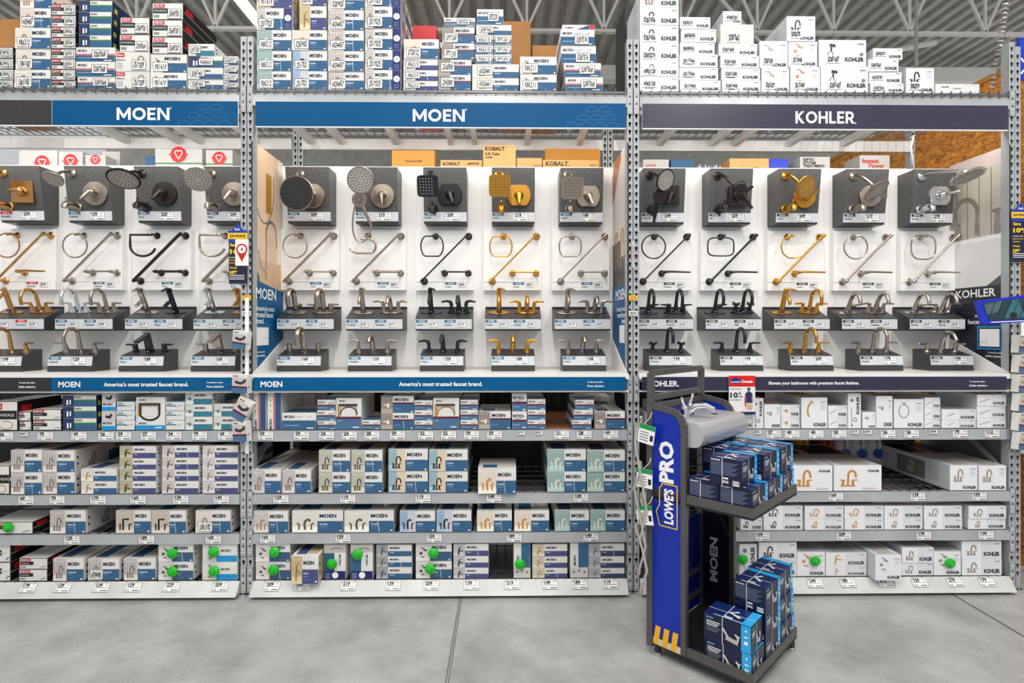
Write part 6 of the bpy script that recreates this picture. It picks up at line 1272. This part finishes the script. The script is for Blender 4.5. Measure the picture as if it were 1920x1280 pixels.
# dark blue cartons on the cart
def pro_mesh(dx, dy, h, lng):
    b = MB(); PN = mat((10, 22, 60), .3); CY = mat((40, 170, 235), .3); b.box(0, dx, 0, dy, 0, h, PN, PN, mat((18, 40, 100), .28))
    FA = Fr((0, dy, 0), (0, -1, 0), (0, 0, 1)); FB = Fr((0, 0, 0), (1, 0, 0), (0, 0, 1)); T = Fr((0, 0, h), (1, 0, 0), (0, 1, 0))
    FT_ = C(226, 222, 216)
    def picf(F, w, cy=True):
        if cy: b.rect(F, w*.8, .001, w-.001, h-.001, CY, 1); b.rect(F, w*.86, h*.3, w*.94, h*.42, TXTW, 2); b.rect(F, w*.86, h*.55, w*.94, h*.6, TXTW, 2); b.disc(F, w*.9, h*.8, .005, TXTW, 2)
        b.text(F, 'MOEN', w*.06, h*.87, h*.07, C(120, 200, 240), 2, align='l')
        for q in range(6): b.rect(F, w*.06, h*(.72-.07*q), w*(.36-.03*(q % 3)), h*(.75-.07*q), TXTW if q < 3 else GREY, 2)
        b.stroke(F, [(w*.42, h*.62), (w*.5, h*.42), (w*.58, h*.24), (w*.72, h*.2), (w*.74, h*.42), (w*.68, h*.55)], h*.07, FT_, 2); b.stroke(F, [(w*.48, h*.32), (w*.74, h*.24)], h*.16, C(190, 184, 176), 2); b.stroke(F, [(w*.7, h*.48), (w*.78, h*.5)], h*.05, FT_, 3)
    if lng: picf(FA, dy); picf(FB, dx, False)
    else:
        picf(FB, dx)
        for q in range(11): b.rect(FA, dy*.05, h*(.84-.045*q), dy*(.9-.06*(q % 4)), h*(.85-.045*q), C(150, 165, 200), 2)
        b.rect(FA, dy*.74, h*.04, dy*.94, h*.22, TXTW, 2); b.text(FA, 'III II III', dy*.84, h*.14, h*.12, INK, 3, w=dy*.17); b.text(FA, '006', dy*.52, h*.14, h*.11, TXTW, 2); b.rect(FA, dy*.44, h*.24, dy*.6, h*.3, TXTW, 2)
        for q in range(5): b.rect(FA, dy*(.06+.06*q), h*.9, dy*(.1+.06*q), h*.95, TXTW, 2)
    b.rect(T, dx*.8, 0.001, dx-.001, dy-.001, CY, 1) if not lng else b.rect(T, .001, .001, dx-.001, dy*.2, CY, 1)
    b.stroke(T, [(dx*.3, dy*.3), (dx*.5, dy*.55), (dx*.65, dy*.4)], .016, FT_, 2); b.text(T, '006', dx*.14, dy*.5, .02, TXTW, 2, rot=pi/2); b.rect(T, dx*.05, dy*.2, dx*.08, dy*.8, TXTW, 2)
    SW = mat((215, 220, 226), .3)      # white straps around the box
    for F, w in ((FA, dy), (FB, dx), (T, dx)):
        hh = h if F is not T else dy; b.rect(F, w*.4, -.0005, w*.4+.004, hh+.0005, SW, 4)
    b.rect(T, 0, dy*.58, dx, dy*.58+.004, SW, 4)
    return b.mesh('carton_box')
PM = pro_mesh(.2, .155, .128, False); PL = pro_mesh(.155, .228, .128, True)
def pb(me, x, y, z, lab, r=0.): tag(link('carton_box', me, None, cl(x, y, z), (0, 0, CR+r)), lab, 'box', 'dark blue cartons on the cart')
z = .8455
for k, (x, y, s) in enumerate(((.012, .012, 'front left'), (.012, .172, 'back left'), (.216, .012, 'front middle'), (.216, .172, 'back middle'), (.42-.03, .34, 'hidden')) ):
    if s != 'hidden': pb(PM, x, y, z, 'dark blue faucet carton, %s in lower layer on middle cart tray' % s)
PS = pro_mesh(.168, .155, .128, False)
pb(PS, .42, .012, z, 'dark blue faucet carton, front right in lower layer on middle cart tray'); pb(PS, .42, .172, z, 'dark blue faucet carton, back right in lower layer on middle cart tray')
z += .1285
for k, (x, y, s) in enumerate(((.0, .055, 'front left'), (.205, .03, 'front middle'), (.41, .02, 'front right'), (.205, .19, 'back middle'), (.41, .18, 'back right'))):
    pb(PM, x, y, z, 'dark blue faucet carton, %s in upper layer on middle cart tray' % s, .02 if k != 1 else -.03)
z = .0725
for k in range(2): pb(PL, .012, .012+.003*k, z+k*.1285, 'dark blue carton with large faucet picture, %s of two at cart base corner' % ('lower' if k == 0 else 'upper'), .0 if k == 0 else .03)
for k in range(3): pb(PM, .178, .01, z+k*.1285 if k < 2 else z+.2572, 'dark blue faucet carton, %s of middle stack on cart base' % ['lowest', 'middle', 'topmost'][k], .0)
for k in range(3): pb(PM, .384, .01+.004*k, z+k*.1285, 'dark blue faucet carton, %s of right stack on cart base' % ['lowest', 'middle', 'topmost'][k], 0)
for k in range(0): pb(PM, .178, .17, z+k*.1285, 'dark blue faucet carton, %s of rear stack on cart base' % ['lower', 'upper'][k], 0)
# supply hoses with tags hung on the cart
for k, (z0, L, off) in enumerate(((1.24, .62, 0), (1.0, .55, .02), (.8, .45, -.01))):
    t = thing('supply_hose', 'braided supply hose with green and white tag, %s on the cart side' % ['highest', 'middle', 'lowest'][k], 'hose', cl(-.03, A-.0+off*.3, z0), (0, 0, CR), group='supply hoses hung on the cart')
    HS = mat((205, 200, 192), .3, .6); b = MB(); b.tube([(-.0, .03, 0), (-.01, .05-.02*k, -.04), (-.02, .06, -.12), (-.02, .02, -L*.5), (-.02, -.01, -L*.75), (-.015, .03, -L)], .007, HS, 8); b.build('braided_hose', t)
    b = MB()
    for p, d in (((-.0, .03, 0), (0, .3, 1)), ((-.015, .03, -L), (0, .2, -1))): b.lathe(p, d, [(0, .009), (.004, .011), (.02, .011), (.024, .008)], mat((200, 190, 170), .25, .9), 6)
    b.build('coupling', t)
    b = MB(); F = Fr((-.012, .05, -.11), (0, -1, .15*(k-1)), (0, .15*(k-1), 1)); P = [F.p(*q) for q in ((0, 0), (.095, 0), (.095, .1), (0, .1))]
    b.hull(P, [p-F.N*.0012 for p in P], PAPER); b.rect(F, 0, .075, .095, .1, mat((20, 150, 80), .4), 2)
    for q in range(4): b.rect(F, .01, .014+.014*q, .06, .019+.014*q, GREY, 2)
    b.rect(F, .07, .02, .088, .05, INK, 2); b.build('hang_tag', t)
    b = MB(); b.tube([(-.005, .02, -.02), (-.003, -.02, .02), (.0, -.03, .05)], .002, TXTW, 5); b.build('tie', t)
